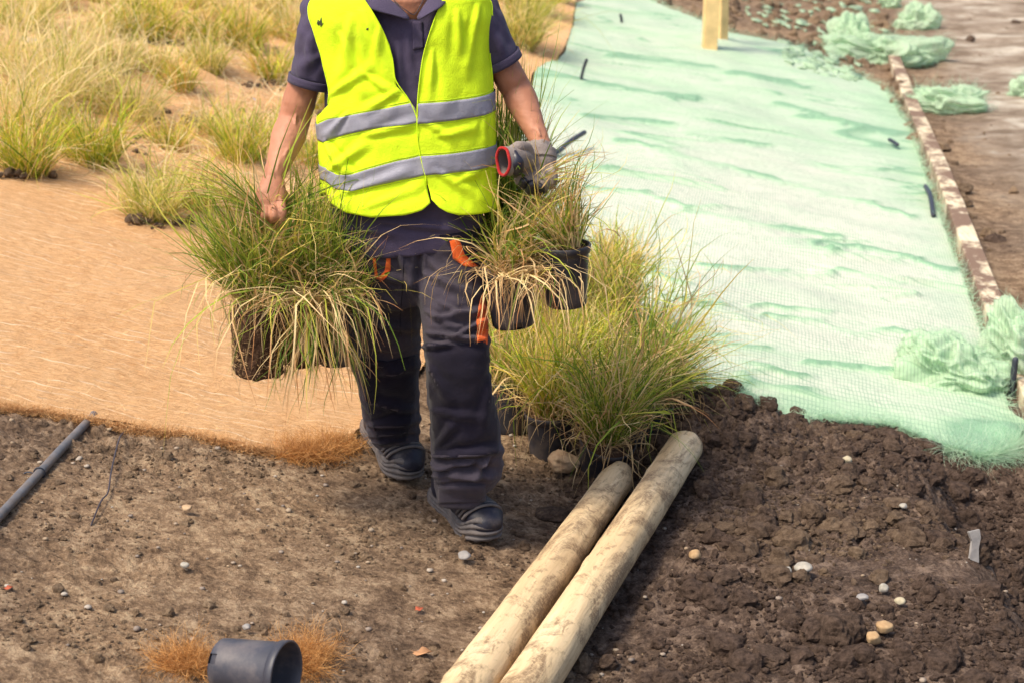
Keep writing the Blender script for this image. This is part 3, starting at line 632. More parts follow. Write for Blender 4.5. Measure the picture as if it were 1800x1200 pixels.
# ================================================================== OBJECTS
def catmull(pts, n):
    p = np.array([list(q) for q in pts], float); p = np.vstack([2 * p[0] - p[1], p, 2 * p[-1] - p[-2]]); out = []
    m = len(p) - 3
    for i in range(m):
        for k in range(n):
            t = k / n; a, b, c, d = p[i:i + 4]
            out.append(.5 * ((2 * b) + (c - a) * t + (2 * a - 5 * b + 4 * c - d) * t * t + (3 * b - a - 3 * c + d) * t ** 3))
    out.append(p[-2]); return np.array(out)
def sweep(pts, rad, n=16, sub=6, caps=True, ref=(0, 1, 0), open_=False, pw=2.0):
    """swept tube. pts (k,3), rad: list of r or (ra, rb); ra along ref x tangent, rb along ref"""
    k = len(pts); rr = np.array([(r, r) if np.isscalar(r) else r for r in rad], float)
    c = catmull(np.column_stack([np.array([list(p) for p in pts]), rr]), sub) if k > 2 or sub > 1 else np.column_stack([np.array([list(p) for p in pts]), rr])
    P3, rr = c[:, :3], np.maximum(c[:, 3:], 1e-4)
    tan = np.gradient(P3, axis=0); tan /= np.linalg.norm(tan, axis=1)[:, None]; ref = np.array(ref, float)
    if caps:
        m = 5; fr = np.linspace(0, 1, m + 1)[:-1]
        def cap(p, t, r, sgn):
            ex = [(p + sgn * t * min(r) * math.sqrt(1 - f * f), t, np.maximum(r * f, 1e-4)) for f in fr]; return ex
        a = cap(P3[0], tan[0], rr[0], -1); b = cap(P3[-1], tan[-1], rr[-1], 1)[::-1]
        P3 = np.vstack([[q[0] for q in a], P3, [q[0] for q in b]]); tan = np.vstack([[q[1] for q in a], tan, [q[1] for q in b]]); rr = np.vstack([[q[2] for q in a], rr, [q[2] for q in b]])
    A = np.cross(tan, ref); bad = np.linalg.norm(A, axis=1) < 1e-3; A[bad] = (1, 0, 0); A /= np.linalg.norm(A, axis=1)[:, None]; B = np.cross(A, tan)
    th = np.linspace(0, 2 * np.pi, n, endpoint=False); cs, sn = np.cos(th), np.sin(th)
    cs = np.sign(cs) * np.abs(cs) ** (2 / pw); sn = np.sign(sn) * np.abs(sn) ** (2 / pw)
    V = P3[:, None] + A[:, None] * (rr[:, :1, None] * cs[None, :, None]) + B[:, None] * (rr[:, 1:, None] * sn[None, :, None])
    R_ = len(P3); i = np.arange(R_ - 1)[:, None] * n; j = np.arange(n)[None, :]; jn = (j + 1) % n
    F = [tuple(q) for q in np.stack([i + j, i + jn, i + n + jn, i + n + j], -1).reshape(-1, 4)]
    if not open_: F += [tuple(range(n))[::-1], tuple(range((R_ - 1) * n, R_ * n))]
    return V.reshape(-1, 3), F
def joinp(pieces):
    V = []; F = []; o = 0
    for v, f in pieces:
        V.append(np.asarray(v)); F += [tuple(int(a) + o for a in q) for q in f]; o += len(v)
    return np.concatenate(V), F
def simple_obj(name, pieces, mat, parent=None, smooth=True):
    v, f = joinp(pieces); return link(name, mesh_np(name, v, f), mat, parent, smooth)
def box(cx, cy, cz, sx, sy, sz, rot=0):
    v = np.array([(x, y, z) for z in (-.5, .5) for y in (-.5, .5) for x in (-.5, .5)]) * (sx, sy, sz); c, s_ = math.cos(rot), math.sin(rot)
    v = np.stack([v[:, 0] * c - v[:, 1] * s_, v[:, 0] * s_ + v[:, 1] * c, v[:, 2]], 1) + (cx, cy, cz)
    return v, [(0, 2, 3, 1), (4, 5, 7, 6), (0, 1, 5, 4), (2, 6, 7, 3), (0, 4, 6, 2), (1, 3, 7, 5)]
def bevelled(name, pieces, mat, parent, w=.003, seg=2):
    o = simple_obj(name, pieces, mat, parent, False); bm = bmesh.new(); bm.from_mesh(o.data); bmesh.ops.recalc_face_normals(bm, faces=bm.faces)
    bmesh.ops.bevel(bm, geom=bm.edges[:], offset=w, segments=seg, affect='EDGES'); bm.to_mesh(o.data); bm.free(); return o

# ---- the two peeled poles
def hitz(u, v, lift):
    d = ray(u, v); t = np.linspace(3.2, 20, 6000); i = int(np.argmax(CAM_H + d.z * t - H(d.x * t, d.y * t) - lift < 0)); return Vector((d.x * t[i], d.y * t[i], CAM_H + d.z * t[i]))
def pole(u0, v0, l0, u1, v1, l1, r, label, seed, cone):
    a = hitz(u0, v0, l0); b = hitz(u1, v1, l1); d = (b - a).normalized(); L = (b - a).length + .9
    n = 56; k = 130; rs = np.random.RandomState(seed); zz = np.linspace(0, L, k)
    if cone: zz = np.concatenate([[0, .004, .02, .045], np.linspace(.08, L, k - 4)])
    else: zz = np.concatenate([[0, .002, .006, .012, .02], np.linspace(.04, L, k - 5)])
    th = np.linspace(0, 2 * np.pi, n, endpoint=False); TH, ZZ = np.meshgrid(th, zz)
    rad = r * (.885 + .115 * np.clip(ZZ / 1.5, 0, 1.2)) * (1 + .03 * np.sin(ZZ * 1.7 + seed)) * (1 + .05 * pn2(np.cos(TH) * 1.2 + ZZ * 2.2, np.sin(TH) * 1.2, seed) + .015 * pn2(np.cos(TH) * 4 + ZZ * 9, np.sin(TH) * 4, seed + 2))
    for _ in range(7):      # knots
        kz, kt = rs.rand() * 2, rs.rand() * 6.28; dd = (np.angle(np.exp(1j * (TH - kt))) * r) ** 2 + (ZZ - kz) ** 2; rad = rad + .004 * np.exp(-dd / .0004)
    # axe-cut or sawn tip
    if cone: tf = np.where(ZZ < .08, .88 + .12 * np.clip(ZZ / .05, 0, 1) ** .7 + .09 * np.cos(TH * 3 + 1) * np.exp(-ZZ / .02) + .05 * np.sin(TH * 5) * np.exp(-ZZ / .01), 1)
    else: tf = 1 - .07 * np.exp(-ZZ / .003)
    rad = rad * tf
    V = np.stack([rad * np.cos(TH), rad * np.sin(TH), ZZ + (0 if cone else 0.012 * np.cos(TH) * np.exp(-ZZ / .03))], -1).reshape(-1, 3); V = np.vstack([V, [[0, 0, -.003 if not cone else .004], [0, 0, L]]])
    F = [tuple(q) for q in np.concatenate([np.stack([i * n + np.arange(n), i * n + (np.arange(n) + 1) % n, (i + 1) * n + (np.arange(n) + 1) % n, (i + 1) * n + np.arange(n)], 1) for i in range(len(zz) - 1)])]
    c0 = len(V) - 2; F += [(c0, (i + 1) % n, i) for i in range(n)]; e = (len(zz) - 1) * n; F += [(c0 + 1, e + i, e + (i + 1) % n) for i in range(n)]
    o = link('wooden_pole', mesh_np('wooden_pole', V, F), M_POLE); o.data.polygons.foreach_set('use_smooth', [len(q) > 3 for q in F]); o.location = a; o.rotation_euler = d.to_track_quat('Z', 'X').to_euler(); tag(o, label, 'pole', 'peeled poles lying side by side on the path'); return o
pole(1088, 836, .06, 831, 1200, .058, .0590, 'left and shorter of the two peeled wooden poles, with a broken tip', 4, True)
pole(1206, 782, .075, 934, 1200, .062, .0605, 'right and longer of the two peeled wooden poles, sawn end resting on the heap', 9, False)

# ---- edging boards
def board(y0, y1, wd, label, seed, off=0):
    yy = np.linspace(y0, y1, 120); xc = xb(yy) + .05 + off + .006 * np.sin((yy - y0) * .45); zt = ZB + .085 + .012 * np.sin(yy * 1.1 + seed)
    prof = [(-wd / 2, -.14), (-wd / 2, -.004), (-wd / 2 + .004, 0), (wd / 2 - .004, 0), (wd / 2, -.004), (wd / 2, -.14)]
    V = np.array([[(x + a + .003 * pn2(y * 3, a * 9, seed), y, z + b) for a, b in prof] for x, y, z in zip(xc, yy, zt)]); m = len(prof); F = [tuple(q) for q in grid_faces(len(yy), m)]
    F += [tuple(range(m)), tuple(range((len(yy) - 1) * m, len(yy) * m))[::-1]]
    o = link('edging_board', mesh_np('edging_board', V.reshape(-1, 3), F), M_BOARD, smooth=False); tag(o, label, 'board', 'edging boards at the foot of the green mat'); return o
board(7.75, 17.6, .098, 'long mud-spattered edging board running away along the green mat', 1)
board(5.9, 7.72, .105, 'short end of a clean pale edging board at the right picture edge', 2, .02)

# ---- pale stakes by the far mat
def stake(u, v, wpx, h, label, rz, lean):
    p = hit(u, v); sc = FPX / (p - cam.location).length; a = wpx / sc
    o = bevelled('wooden_stake', [box(0, 0, h / 2 - .2, a, a * .9, h + .4, 0)], M_PLANK, None, .006); o.location = p; o.rotation_euler = (0, lean, rz)
    tag(o, label, 'stake', 'pale sawn stakes by the far green mat')
stake(1247, 90, 24, 1.9, 'nearer and wider of the two pale sawn stakes on the green mat', .1, .012)
stake(1268, 74, 18, 1.9, 'slimmer stake standing just behind the wider pale stake', .6, -.01)

# ---- dark pegs and hoses
def peg(name, pts, r, label, mat=M_STAKE, group='dark pegs pinning the green mat', parts=None, cat='peg'):
    v, f = sweep(pts, [r] * len(pts), 10, 5, True, (.3, .2, .9)); o = link(name, mesh_np(name, v, f), mat); tag(o, label, cat, group); return o
def up(u, v, du, dv, lo=.03):
    b = hit(u, v); Yb = b.y; return [b + Vector((0, 0, -.05)), b.lerp(P(u + du, v - dv, Yb), .5), P(u + du, v - dv, Yb)]
peg('mat_peg', up(1018, 146, 13, 40), .011, 'upright dark peg in the green mat nearest to the coir edge')
peg('mat_peg', up(1094, 44, -3, 17), .013, 'short dark peg far up in the green mat left of the stakes')
peg('mat_peg', up(1777, 698, 8, 66), .0125, 'thick dark peg in front of the green netting hump by the board', )
peg('mat_peg', [hit(1640, 388) + Vector((0, 0, .03)), hit(1634, 366) + Vector((0, 0, .07)), hit(1626, 343) + Vector((0, 0, .05))], .014, 'dark peg lying against the muddy board half way along')
peg('mat_peg', [hit(1563, 258) + Vector((0, 0, .045)), hit(1570, 262) + Vector((0, 0, .045)), hit(1577, 267) + Vector((0, 0, .045))], .013, 'short dark peg stub on the green mat near the far board')
peg('hose_end', [hit(940, 290) + Vector((0, 0, .03)), hit(978, 285) + Vector((0, 0, .05)), hit(1000, 272) + Vector((0, 0, .07)), hit(1027, 264) + Vector((0, 0, .10))], .014, 'curved dark hose end rising from the green mat behind the glove', group=None, cat='hose')

# ---- grey pipe and wire
a = hit(152, 748); b = hit(-60, 975)
pe = empty('grey_pipe', a, 'grey plastic pipe lying on the soil and running out under the coir mat', 'pipe')
pp = [hit(165, 735), hit(150, 752), hit(110, 794), hit(70, 838), hit(20, 892), hit(-60, 978)]
pp = [q + Vector((0, 0, .012)) for q in pp]; v, f = sweep(pp, [.0125] * len(pp), 18, 8, True, (0, 0, 1)); link('tube', mesh_np('tube', v, f), M_PIPE, pe)
q0 = pp[3]; tt = (pp[4] - pp[2]).normalized(); s0 = tt.cross(Vector((0, 0, 1))).normalized(); u0 = s0.cross(tt)
ring = [q0 + (s0 * math.cos(t) + u0 * math.sin(t)) * .0155 for t in np.linspace(0, 6.1, 14)]; ring += [ring[-1] + s0 * .02 + u0 * .004, ring[-1] + s0 * .045 - u0 * .012]
v, f = sweep(ring, [.0022] * len(ring), 6, 3, True, tuple(tt)); link('cable_tie', mesh_np('cable_tie', v, f), M_STAKE, pe)
wp = [hit(217, 765), hit(211, 790), hit(204, 812), hit(196, 845), hit(190, 872), hit(178, 893), hit(160, 925)]; wz = [.01, .035, .03, .025, .012, .02, .004]
v, f = sweep([q + Vector((0, 0, z_)) for q, z_ in zip(wp, wz)], [.0022] * 7, 7, 5, True, (0, 0, 1)); o = link('bent_wire', mesh_np('bent_wire', v, f), M_WIRE); tag(o, 'thin bent dark wire on the soil right of the grey pipe', 'wire')
# plastic strips on the bank
def strip(pts, wd, label, mat):
    p = [hit(*q) + Vector((0, 0, .03)) for q in pts]; c = catmull(p, 6); n = len(c); V = []
    for i, q in enumerate(c): ww = wd * (.4 + .6 * math.sin(math.pi * min(1, (i + 2) / n))); V += [q + (0, -ww, 0), q + (0, 0, .02), q + (0, ww, .005)]
    V = np.array(V); o = link('plastic_strip', mesh_np('plastic_strip', V, grid_faces(n, 3)), mat); s_ = o.modifiers.new('s', 'SOLIDIFY'); s_.thickness = .003; tag(o, label, 'plastic strip')
M_STRIP = simple('pale_strip', (.33, .35, .42), .35, .5)
strip([(388, 168), (410, 176), (432, 184), (450, 192)], .03, 'pale blue-grey plastic strip on the coir bank left of the bare arm', M_STRIP)
strip([(38, 80), (55, 84), (74, 88)], .04, 'small blue-grey plastic scrap high on the bank at the left', M_STRIP)
# pale bits of dead leaf on the path
def leaf(u, v, r, rz, label, mat):
    p = hit(u, v); n = 14; V = [(0, 0, .004)]; 
    for i in range(n):
        t = 6.283 * i / n; q = r * (.55 + .45 * abs(math.cos(t * 2.5))) ; V.append((q * math.cos(t), q * math.sin(t) * .7, .004 + .35 * q * abs(math.sin(t * 1.5))))
    o = link('fallen_leaf', mesh_np('fallen_leaf', V, [(0, 1 + i, 1 + (i + 1) % n) for i in range(n)]), mat); o.location = p + Vector((0, 0, .006)); o.rotation_euler = (0, 0, rz); s_ = o.modifiers.new('s', 'SOLIDIFY'); s_.thickness = .0008; tag(o, label, 'leaf')
M_LEAF1 = simple('dry_leaf', (.46, .24, .12), .8); M_LEAF2 = simple('rust_leaf', (.42, .10, .05), .8)
leaf(741, 1154, .028, .3, 'pale tan dead leaf at the bottom left of the poles', M_LEAF1)
leaf(736, 1077, .016, 1.2, 'small rust-red dead leaf above a tan one left of the poles', M_LEAF2)
leaf(15, 1040, .014, .8, 'tiny rust dead leaf at the left picture edge', M_LEAF2)

# ---- pots
def lathe(prof, n=48):
    th = np.linspace(0, 2 * np.pi, n, endpoint=False); V = np.array([[(r * math.cos(t), r * math.sin(t), z) for t in th] for r, z in prof]).reshape(-1, 3); F = []
    for i in range(len(prof) - 1):
        for j in range(n): F.append((i * n + j, i * n + (j + 1) % n, (i + 1) * n + (j + 1) % n, (i + 1) * n + j))
    return V, F
def pot_pieces(r, h, slots=True, n=48):
    rb = r * .80; t = .0022
    prof = [(0, .004), (rb * .6, .004), (rb * .62, 0), (rb - .004, 0), (rb, .004), (rb + (r - rb) * .12, h * .12), (r - .004, h - .024), (r - .003, h - .021), (r + .001, h - .020), (r + .003, h - .002), (r + .0015, h), (r - .0015, h), (r - .003, h - .004), (r - .007, h - .024), (rb - .003, .006), (0, .007)]
    return lathe(prof, n)
def pot_obj(parent, name='pot', r=.075, h=.165):
    v, f = pot_pieces(r, h); n = 48
    if True:   # drainage slots cut through the wall near the base
        f = [q for q in f if not (4 * n <= q[0] < 6 * n - 0 and q[0] // n == 4 and (q[0] % n) % 12 in (0, 1, 2))]
        f = [q for q in f if not (q[0] // n == 3 and (q[0] % n) % 12 in (0, 1, 2))]
    return link(name, mesh_np(name, v, f), M_POT, parent)

# ---- grass
def grass(n, base, r0, L, tilt, droop, seed, wid=.0032, lean=(0, 0), tl=1.0, segs=7, straw=0.0, rz=.01, up0=0.0, tb=None, ground=None, mess=2.2):
    rs = np.random.RandomState(seed); a = rs.rand(n) * 6.283; rr = r0 * np.sqrt(rs.rand(n)); b = np.column_stack([np.cos(a) * rr, np.sin(a) * rr, rs.rand(n) * rz]) + np.array(list(base))
    az = a + rs.randn(n) * .7; th = tilt * (rs.rand(n) ** .8) + up0; ln = L * (.45 + .65 * rs.rand(n)); dr = droop * (.3 + 1.1 * rs.rand(n))
    az0 = az; pts = [b]; p = b.copy(); daz = rs.randn(n) * .12
    kink = rs.rand(n) < .16; kp = rs.randint(2, segs, n)
    for k in range(segs):
        d = np.column_stack([np.sin(th) * np.cos(az) + lean[0], np.sin(th) * np.sin(az) + lean[1], np.cos(th)]); d /= np.linalg.norm(d, axis=1)[:, None]
        p = p + d * (ln / segs)[:, None]; pts.append(p.copy()); th = th + dr / segs * (.5 + k / segs) + rs.randn(n) * .05 * mess; az = az + daz * mess + rs.randn(n) * .10 * mess; th = np.where(kink & (kp == k), th + .9, th); th = np.minimum(th, 2.9)
    pts = np.stack(pts, 1)
    if ground: pts[..., 2] = np.maximum(pts[..., 2], H(pts[..., 0], pts[..., 1]) + .006 + .01 * rs.rand(n, 1))
    tw = az0 + 1.57 + rs.randn(n) * .8; side = np.stack([np.cos(tw), np.sin(tw), rs.randn(n) * .3], -1)[:, None, :]
    wv = (wid * (.5 + .8 * rs.rand(n)))[:, None, None] * (np.array([.8] + [1] * (segs - 3) + [.75, .5, .15])[None, :segs + 1, None])
    V = np.stack([pts - side * wv / 2, pts + side * wv / 2], 2).reshape(-1, 3); bb = ((np.arange(n) * (segs + 1) * 2)[:, None] + (np.arange(segs) * 2)[None]).ravel()
    F = np.stack([bb, bb + 1, bb + 3, bb + 2], 1); t0 = rs.rand(n) * .62 * tl; t0 = np.where(rs.rand(n) < straw, .78 + .14 * rs.rand(n), t0)
    T = t0[:, None] + .22 * np.linspace(0, 1, segs + 1)[None] ** 2.5 * (rs.rand(n) ** .5)[:, None]; T = np.repeat(T, 2, axis=1).ravel(); return V, F, np.clip(T, 0, 1)
def blades(name, sets, mat, parent):
    V = np.concatenate([s[0] for s in sets]); o = 0; F = []
    for s in sets: F.append(s[1] + o); o += len(s[0])
    return link(name, mesh_np(name, V, np.concatenate(F), {'tint': np.concatenate([s[2] for s in sets])}), mat, parent)

# tufts planted on the coir bank and beyond
tufts = [ # u, v(base), height px, width factor, blades, straw, label
 (48, 312, 105, 1.0, 420, .25, 'fresh green tuft at the lower left edge of the planted bank'),
 (168, 298, 100, 1.0, 420, .15, 'yellow-green tuft right of the fresh tuft at the left edge'),
 (272, 392, 100, 1.0, 420, .2, 'lowest tuft on the coir bank, just left of the carried grass'),
 (345, 372, 75, .9, 260, .3, 'tuft half hidden behind the carried grass'),
 (425, 300, 95, .9, 380, .2, 'yellow-green tuft behind the bare forearm'),
 (75, 205, 125, 1.3, 520, .6, 'large straw-coloured tuft spilling over at the left edge'),
 (150, 190, 110, 1.4, 520, .6, 'matted pale tuft in the middle of the left bank'),
 (225, 225, 90, 1.2, 420, .5, 'low sprawling tuft above the yellow-green pair'),
 (120, 128, 90, 1.3, 420, .6, 'sprawling pale tuft upslope of the large straw tuft'),
 (262, 80, 95, 1.2, 480, .35, 'broad olive tuft high on the bank centre'),
 (318, 172, 62, .7, 240, .4, 'small upright golden tuft left of the plastic strip'),
 (365, 135, 70, .9, 300, .3, 'rounded green tuft upslope of the plastic strip'),
 (432, 98, 78, .9, 340, .3, 'golden-green tuft left of the navy sleeve'),
 (512, 80, 85, .9, 320, .5, 'pale tuft touching the navy sleeve'),
 (40, 62, 90, 1.3, 440, .4, 'grey-green tuft near the top left corner'),
 (155, 16, 55, 1.0, 260, .3, 'dark green tuft cut by the top edge at the left'),
 (235, 22, 60, 1.0, 260, .6, 'pale tuft cut by the top edge above the olive tuft'),
 (330, 30, 75, 1.1, 320, .6, 'straw tuft cut by the top edge in the bank centre'),
 (395, 50, 70, 1.0, 300, .5, 'light tuft below the top edge right of centre bank'),
 (470, 30, 70, 1.0, 300, .5, 'straw tuft cut by the top edge left of the vest'),
 (205, 130, 70, 1.1, 300, .6, 'flattened straw tuft between the olive and matted tufts'),
 (10, 140, 110, 1.2, 360, .7, 'straw tuft cut by the left edge half way up the bank'),
 (10, 245, 120, 1.2, 360, .7, 'straw tuft cut by the left edge above the fresh green tuft'),
 (918, 92, 110, 1.0, 420, .2, 'golden tuft right of the vest beside the green mat'),
 (948, 30, 70, 1.0, 300, .3, 'golden tuft cut by the top edge right of the vest'),
 (985, 8, 45, .8, 200, .3, 'small tuft at the top edge next to the green mat'),
 (885, 12, 60, .9, 240, .1, 'dark green tuft just right of the vest shoulder'),
 (560, 205, 60, .8, 240, .4, 'tuft showing between the bare arm and the vest'),
 (500, 268, 70, .8, 260, .5, 'pale tuft behind the bare wrist'),
 (385, 250, 70, .9, 260, .5, 'pale tuft above the tuft behind the forearm'),
 (300, 270, 60, .9, 240, .4, 'low yellow tuft above the lowest tuft on the bank'),
 (105, 262, 75, 1.1, 280, .6, 'straw tuft squeezed between the two lower left green tufts'),
 (190, 75, 70, 1.1, 300, .4, 'pale green tuft between the top left tuft and the olive tuft'),
 (90, 20, 60, 1.1, 280, .6, 'straw tuft cut by the top edge near the left corner'),
 (475, 150, 65, .9, 260, .4, 'yellow tuft just left of the navy sleeve hem'),
 (410, 10, 50, 1.0, 240, .5, 'pale tuft on the skyline of the bank left of the vest'),
 (355, 85, 60, .9, 260, .4, 'olive tuft right of the broad olive tuft'),
 (535, 20, 60, .9, 260, .6, 'straw tuft directly behind the vest shoulder'),
 (270, 140, 60, .9, 240, .5, 'pale tuft downslope of the broad olive tuft'),
 (545, 300, 60, .8, 220, .4, 'tuft seen through the gap between wrist and vest'),
]
for i, (u, v, hp, wf, nb, st, lab) in enumerate(tufts):
    p = hit(u, v); sc = FPX / (p - cam.location).length; h_ = hp / sc * 1.10
    e = empty('grass_tuft', p, lab, 'grass tuft', 'grass tufts planted on the coir bank')
    wd = .0042 * max(1, p.y / 9)
    s1 = grass(int(nb * .85), p, .085 * wf, h_ * 1.25, .75 * wf, 1.0, 300 + i, wd, tl=1.0, straw=st * .8, ground=1)
    s2 = grass(int(nb * .22), p, .06 * wf, h_ * 1.8, 1.05 * wf, 1.2, 400 + i, wd, tl=1.2, straw=min(1, st * 1.4), ground=1)
    s3 = grass(int(nb * .2), p, .05 * wf, h_ * .6, 1.2, 1.5, 500 + i, wd, straw=.9, ground=1)
    blades('blades', [s1, s2, s3], M_GR_B if st > .4 or i % 3 == 2 else M_GR_Y, e)
# unseen-from-here tufts farther up the slope keep the bank planted for other viewpoints
# ================================================================== THE WORKER
def union(pieces, voxel, it=4, fac=.5):
    v, f = joinp(pieces); me = mesh_np('tmp', v, f); o = bpy.data.objects.new('tmp', me); COL.objects.link(o)
    bm = bmesh.new(); bm.from_mesh(me); bmesh.ops.recalc_face_normals(bm, faces=bm.faces); bm.to_mesh(me); bm.free()
    m = o.modifiers.new('r', 'REMESH'); m.mode = 'VOXEL'; m.voxel_size = voxel; s_ = o.modifiers.new('s', 'SMOOTH'); s_.factor = fac; s_.iterations = it
    dg = bpy.context.evaluated_depsgraph_get(); me2 = bpy.data.meshes.new_from_object(o.evaluated_get(dg)); bpy.data.objects.remove(o); bpy.data.meshes.remove(me); return me2
def get(me):
    v = np.empty(len(me.vertices) * 3); me.vertices.foreach_get('co', v); n = np.empty(len(me.vertices) * 3); me.vertices.foreach_get('normal', n); return v.reshape(-1, 3), n.reshape(-1, 3)
def setv(me, v): me.vertices.foreach_set('co', v.astype(np.float32).ravel()); me.update()
def ridges(v, rl):
    """cloth folds: ridges running between picture points, in mesh displacement"""
    U, Vv = proj(v); d = np.zeros(len(U))
    for u0, v0, u1, v1, w_, a in rl:
        dx, dy = u1 - u0, v1 - v0; L2 = dx * dx + dy * dy; t = ((U - u0) * dx + (Vv - v0) * dy) / L2; tc = np.clip(t, 0, 1)
        ds = np.hypot(U - u0 - tc * dx, Vv - v0 - tc * dy); ww = w_ * (.6 + .8 * tc); fade = np.sin(np.pi * np.clip(tc * .9 + .05, 0, 1)) ** .6
        d += a * np.exp(-(ds / ww) ** 2) * fade - a * .5 * np.exp(-((ds - 1.9 * ww) / ww) ** 2) * fade
    return d
YC = 5.25
person = empty('person', (-.22, 5.35, 0), 'person in yellow hi-vis vest, navy polo and grey work trousers carrying grass', 'person')
def PR(u, v, y): return P(u, v, y)
# ---------- torso tables by picture row (on the silhouette plane)
TV = [(-62, 690, 745, .055), (-50, 640, 790, .07), (-30, 590, 820, .085), (-5, 560, 845, .098), (30, 556, 850, .11), (100, 560, 853, .120), (180, 564, 858, .125), (240, 566, 862, .126), (300, 570, 862, .126), (345, 574, 860, .128), (400, 590, 858, .126), (440, 600, 856, .12)]
tz = np.array([zat(a[0], YC) for a in TV])[::-1]; txl = np.array([xat(a[1], zat(a[0], YC), YC) for a in TV])[::-1]; txr = np.array([xat(a[2], zat(a[0], YC), YC) for a in TV])[::-1]; tb = np.array([a[3] for a in TV])[::-1]
def torso(z):
    l = np.interp(z, tz, txl); r = np.interp(z, tz, txr); b = np.interp(z, tz, tb); return (l + r) / 2, (r - l) / 2, b, YC + .02 * (z < 0) + 0 * z
PW = 2.35
def tpt(phi, z, off=0):
    xc, a, b, yc = torso(z); s_, c = np.sin(phi), np.cos(phi); e = 2 / PW
    X = np.sign(s_) * np.abs(s_) ** e; Yv = -np.sign(c) * np.abs(c) ** e
    nx, ny = np.sign(s_) * np.abs(s_) ** (2 - e) / a, -np.sign(c) * np.abs(c) ** (2 - e) / b; nn = np.sqrt(nx * nx + ny * ny)
    return np.stack([xc + a * X + off * nx / nn, yc + b * Yv + off * ny / nn, z + 0 * X], -1)
def phi_of(x, z):
    xc, a, b, yc = torso(z); t = np.clip((x - xc) / a, -.985, .985); return np.sign(t) * np.arcsin(np.abs(t) ** (PW / 2))
# ---------- skin body
def seg(*a, **k): return sweep(*a, **k)
W_R = PR(481, 312, 5.16); E_R = PR(517, 212, 5.27); S_R = PR(556, 70, 5.27)
W_L = PR(949, 248, 5.20); E_L = PR(908, 158, 5.29); S_L = PR(852, 60, 5.27)
body = []
zt_ = lambda v: zat(v, YC)
cx = xat(715, zt_(0), YC)
body.append(seg([(cx, YC + .02, .80), (cx, YC, 1.0), (cx, YC, 1.2), (cx, YC, zt_(10)), (cx, YC + .01, zt_(-30))], [(.13, .09), (.14, .09), (.165, .095), (.17, .085), (.10, .06)], 28, 6, ref=(0, 1, 0)))
nk = PR(716, -20, 5.25)
body.append(seg([nk + Vector((0, .03, -.06)), nk + Vector((0, .02, .02)), nk + Vector((0, .0, .10))], [.068, .058, .058], 24, 6))
body.append(seg([PR(716, 14, 5.20), PR(716, 4, 5.19)], [(.07, .05), (.07, .05)], 20, 4))
hd = nk + Vector((0, -.015, .20))
v_, f_ = ico(4); v_ = v_ * np.array([.074, .094, .112]); k = v_[:, 2] < 0; v_[k, 0] *= 1 - .28 * (v_[k, 2] / -.112) ** 1.5; v_[:, 1] -= .012 * (v_[:, 2] < -.03)
body.append((v_ + np.array(hd), [tuple(q) for q in f_]))
def ball(c, r, sub=3):
    v, f = ico(sub); return v * np.array(r) + np.array(list(c)), [tuple(q) for q in f]
for sx in (-1, 1):
    body.append(ball(hd + Vector((sx * .075, .012, -.005)), (.012, .022, .032)))         # ears
    body.append(ball(hd + Vector((sx * .03, -.080, .022)), (.024, .014, .008)))          # brow
    body.append(ball(hd + Vector((sx * .038, -.068, -.035)), (.022, .02, .022)))         # cheek
body.append(seg([hd + Vector((0, -.090, .012)), hd + Vector((0, -.104, -.018)), hd + Vector((0, -.112, -.034))], [.009, .011, .015], 14, 5))
body.append(ball(hd + Vector((0, -.088, -.066)), (.026, .012, .006))); body.append(ball(hd + Vector((0, -.087, -.076)), (.022, .012, .007))); body.append(ball(hd + Vector((0, -.075, -.100)), (.026, .02, .016)))
# arms (bare forearms, upper arms inside the sleeves)
def L(a, b, t): return a.lerp(b, t)
body.append(seg([S_R, L(S_R, E_R, .45), L(S_R, E_R, .75), E_R, L(E_R, W_R, .28), L(E_R, W_R, .62), W_R], [(.040, .042), (.042, .046), (.044, .048), (.043, .046), (.0455, .046), (.036, .036), (.0275, .030)], 26, 7))
body.append(seg([S_L, L(S_L, E_L, .45), L(S_L, E_L, .75), E_L, L(E_L, W_L, .25), L(E_L, W_L, .6), W_L, L(E_L, W_L, 1.12)], [(.040, .042), (.041, .044), (.042, .047), (.041, .045), (.0425, .045), (.034, .036), (.0255, .029), (.024, .026)], 26, 7))
for s0 in ((S_R, E_R), (S_L, E_L)): body.append(seg([Vector((cx, YC, s0[0].z)), s0[0]], [.05, .042], 18, 6))
# tendons and veins on the forearms
body.append(seg([PR(505, 235, 5.215), PR(497, 262, 5.185), PR(490, 288, 5.150), PR(484, 312, 5.135)], [.003] * 4, 8, 5))
body.append(seg([PR(520, 205, 5.222), PR(516, 240, 5.20), PR(500, 275, 5.165)], [.003, .0035, .003], 8, 5))
body.append(seg([PR(930, 190, 5.235), PR(940, 215, 5.204), PR(948, 234, 5.176), PR(951, 246, 5.178)], [.003] * 4, 8, 5))
body.append(seg([PR(917, 175, 5.242), PR(925, 205, 5.212), PR(937, 228, 5.188)], [.003, .0038, .003], 8, 5))
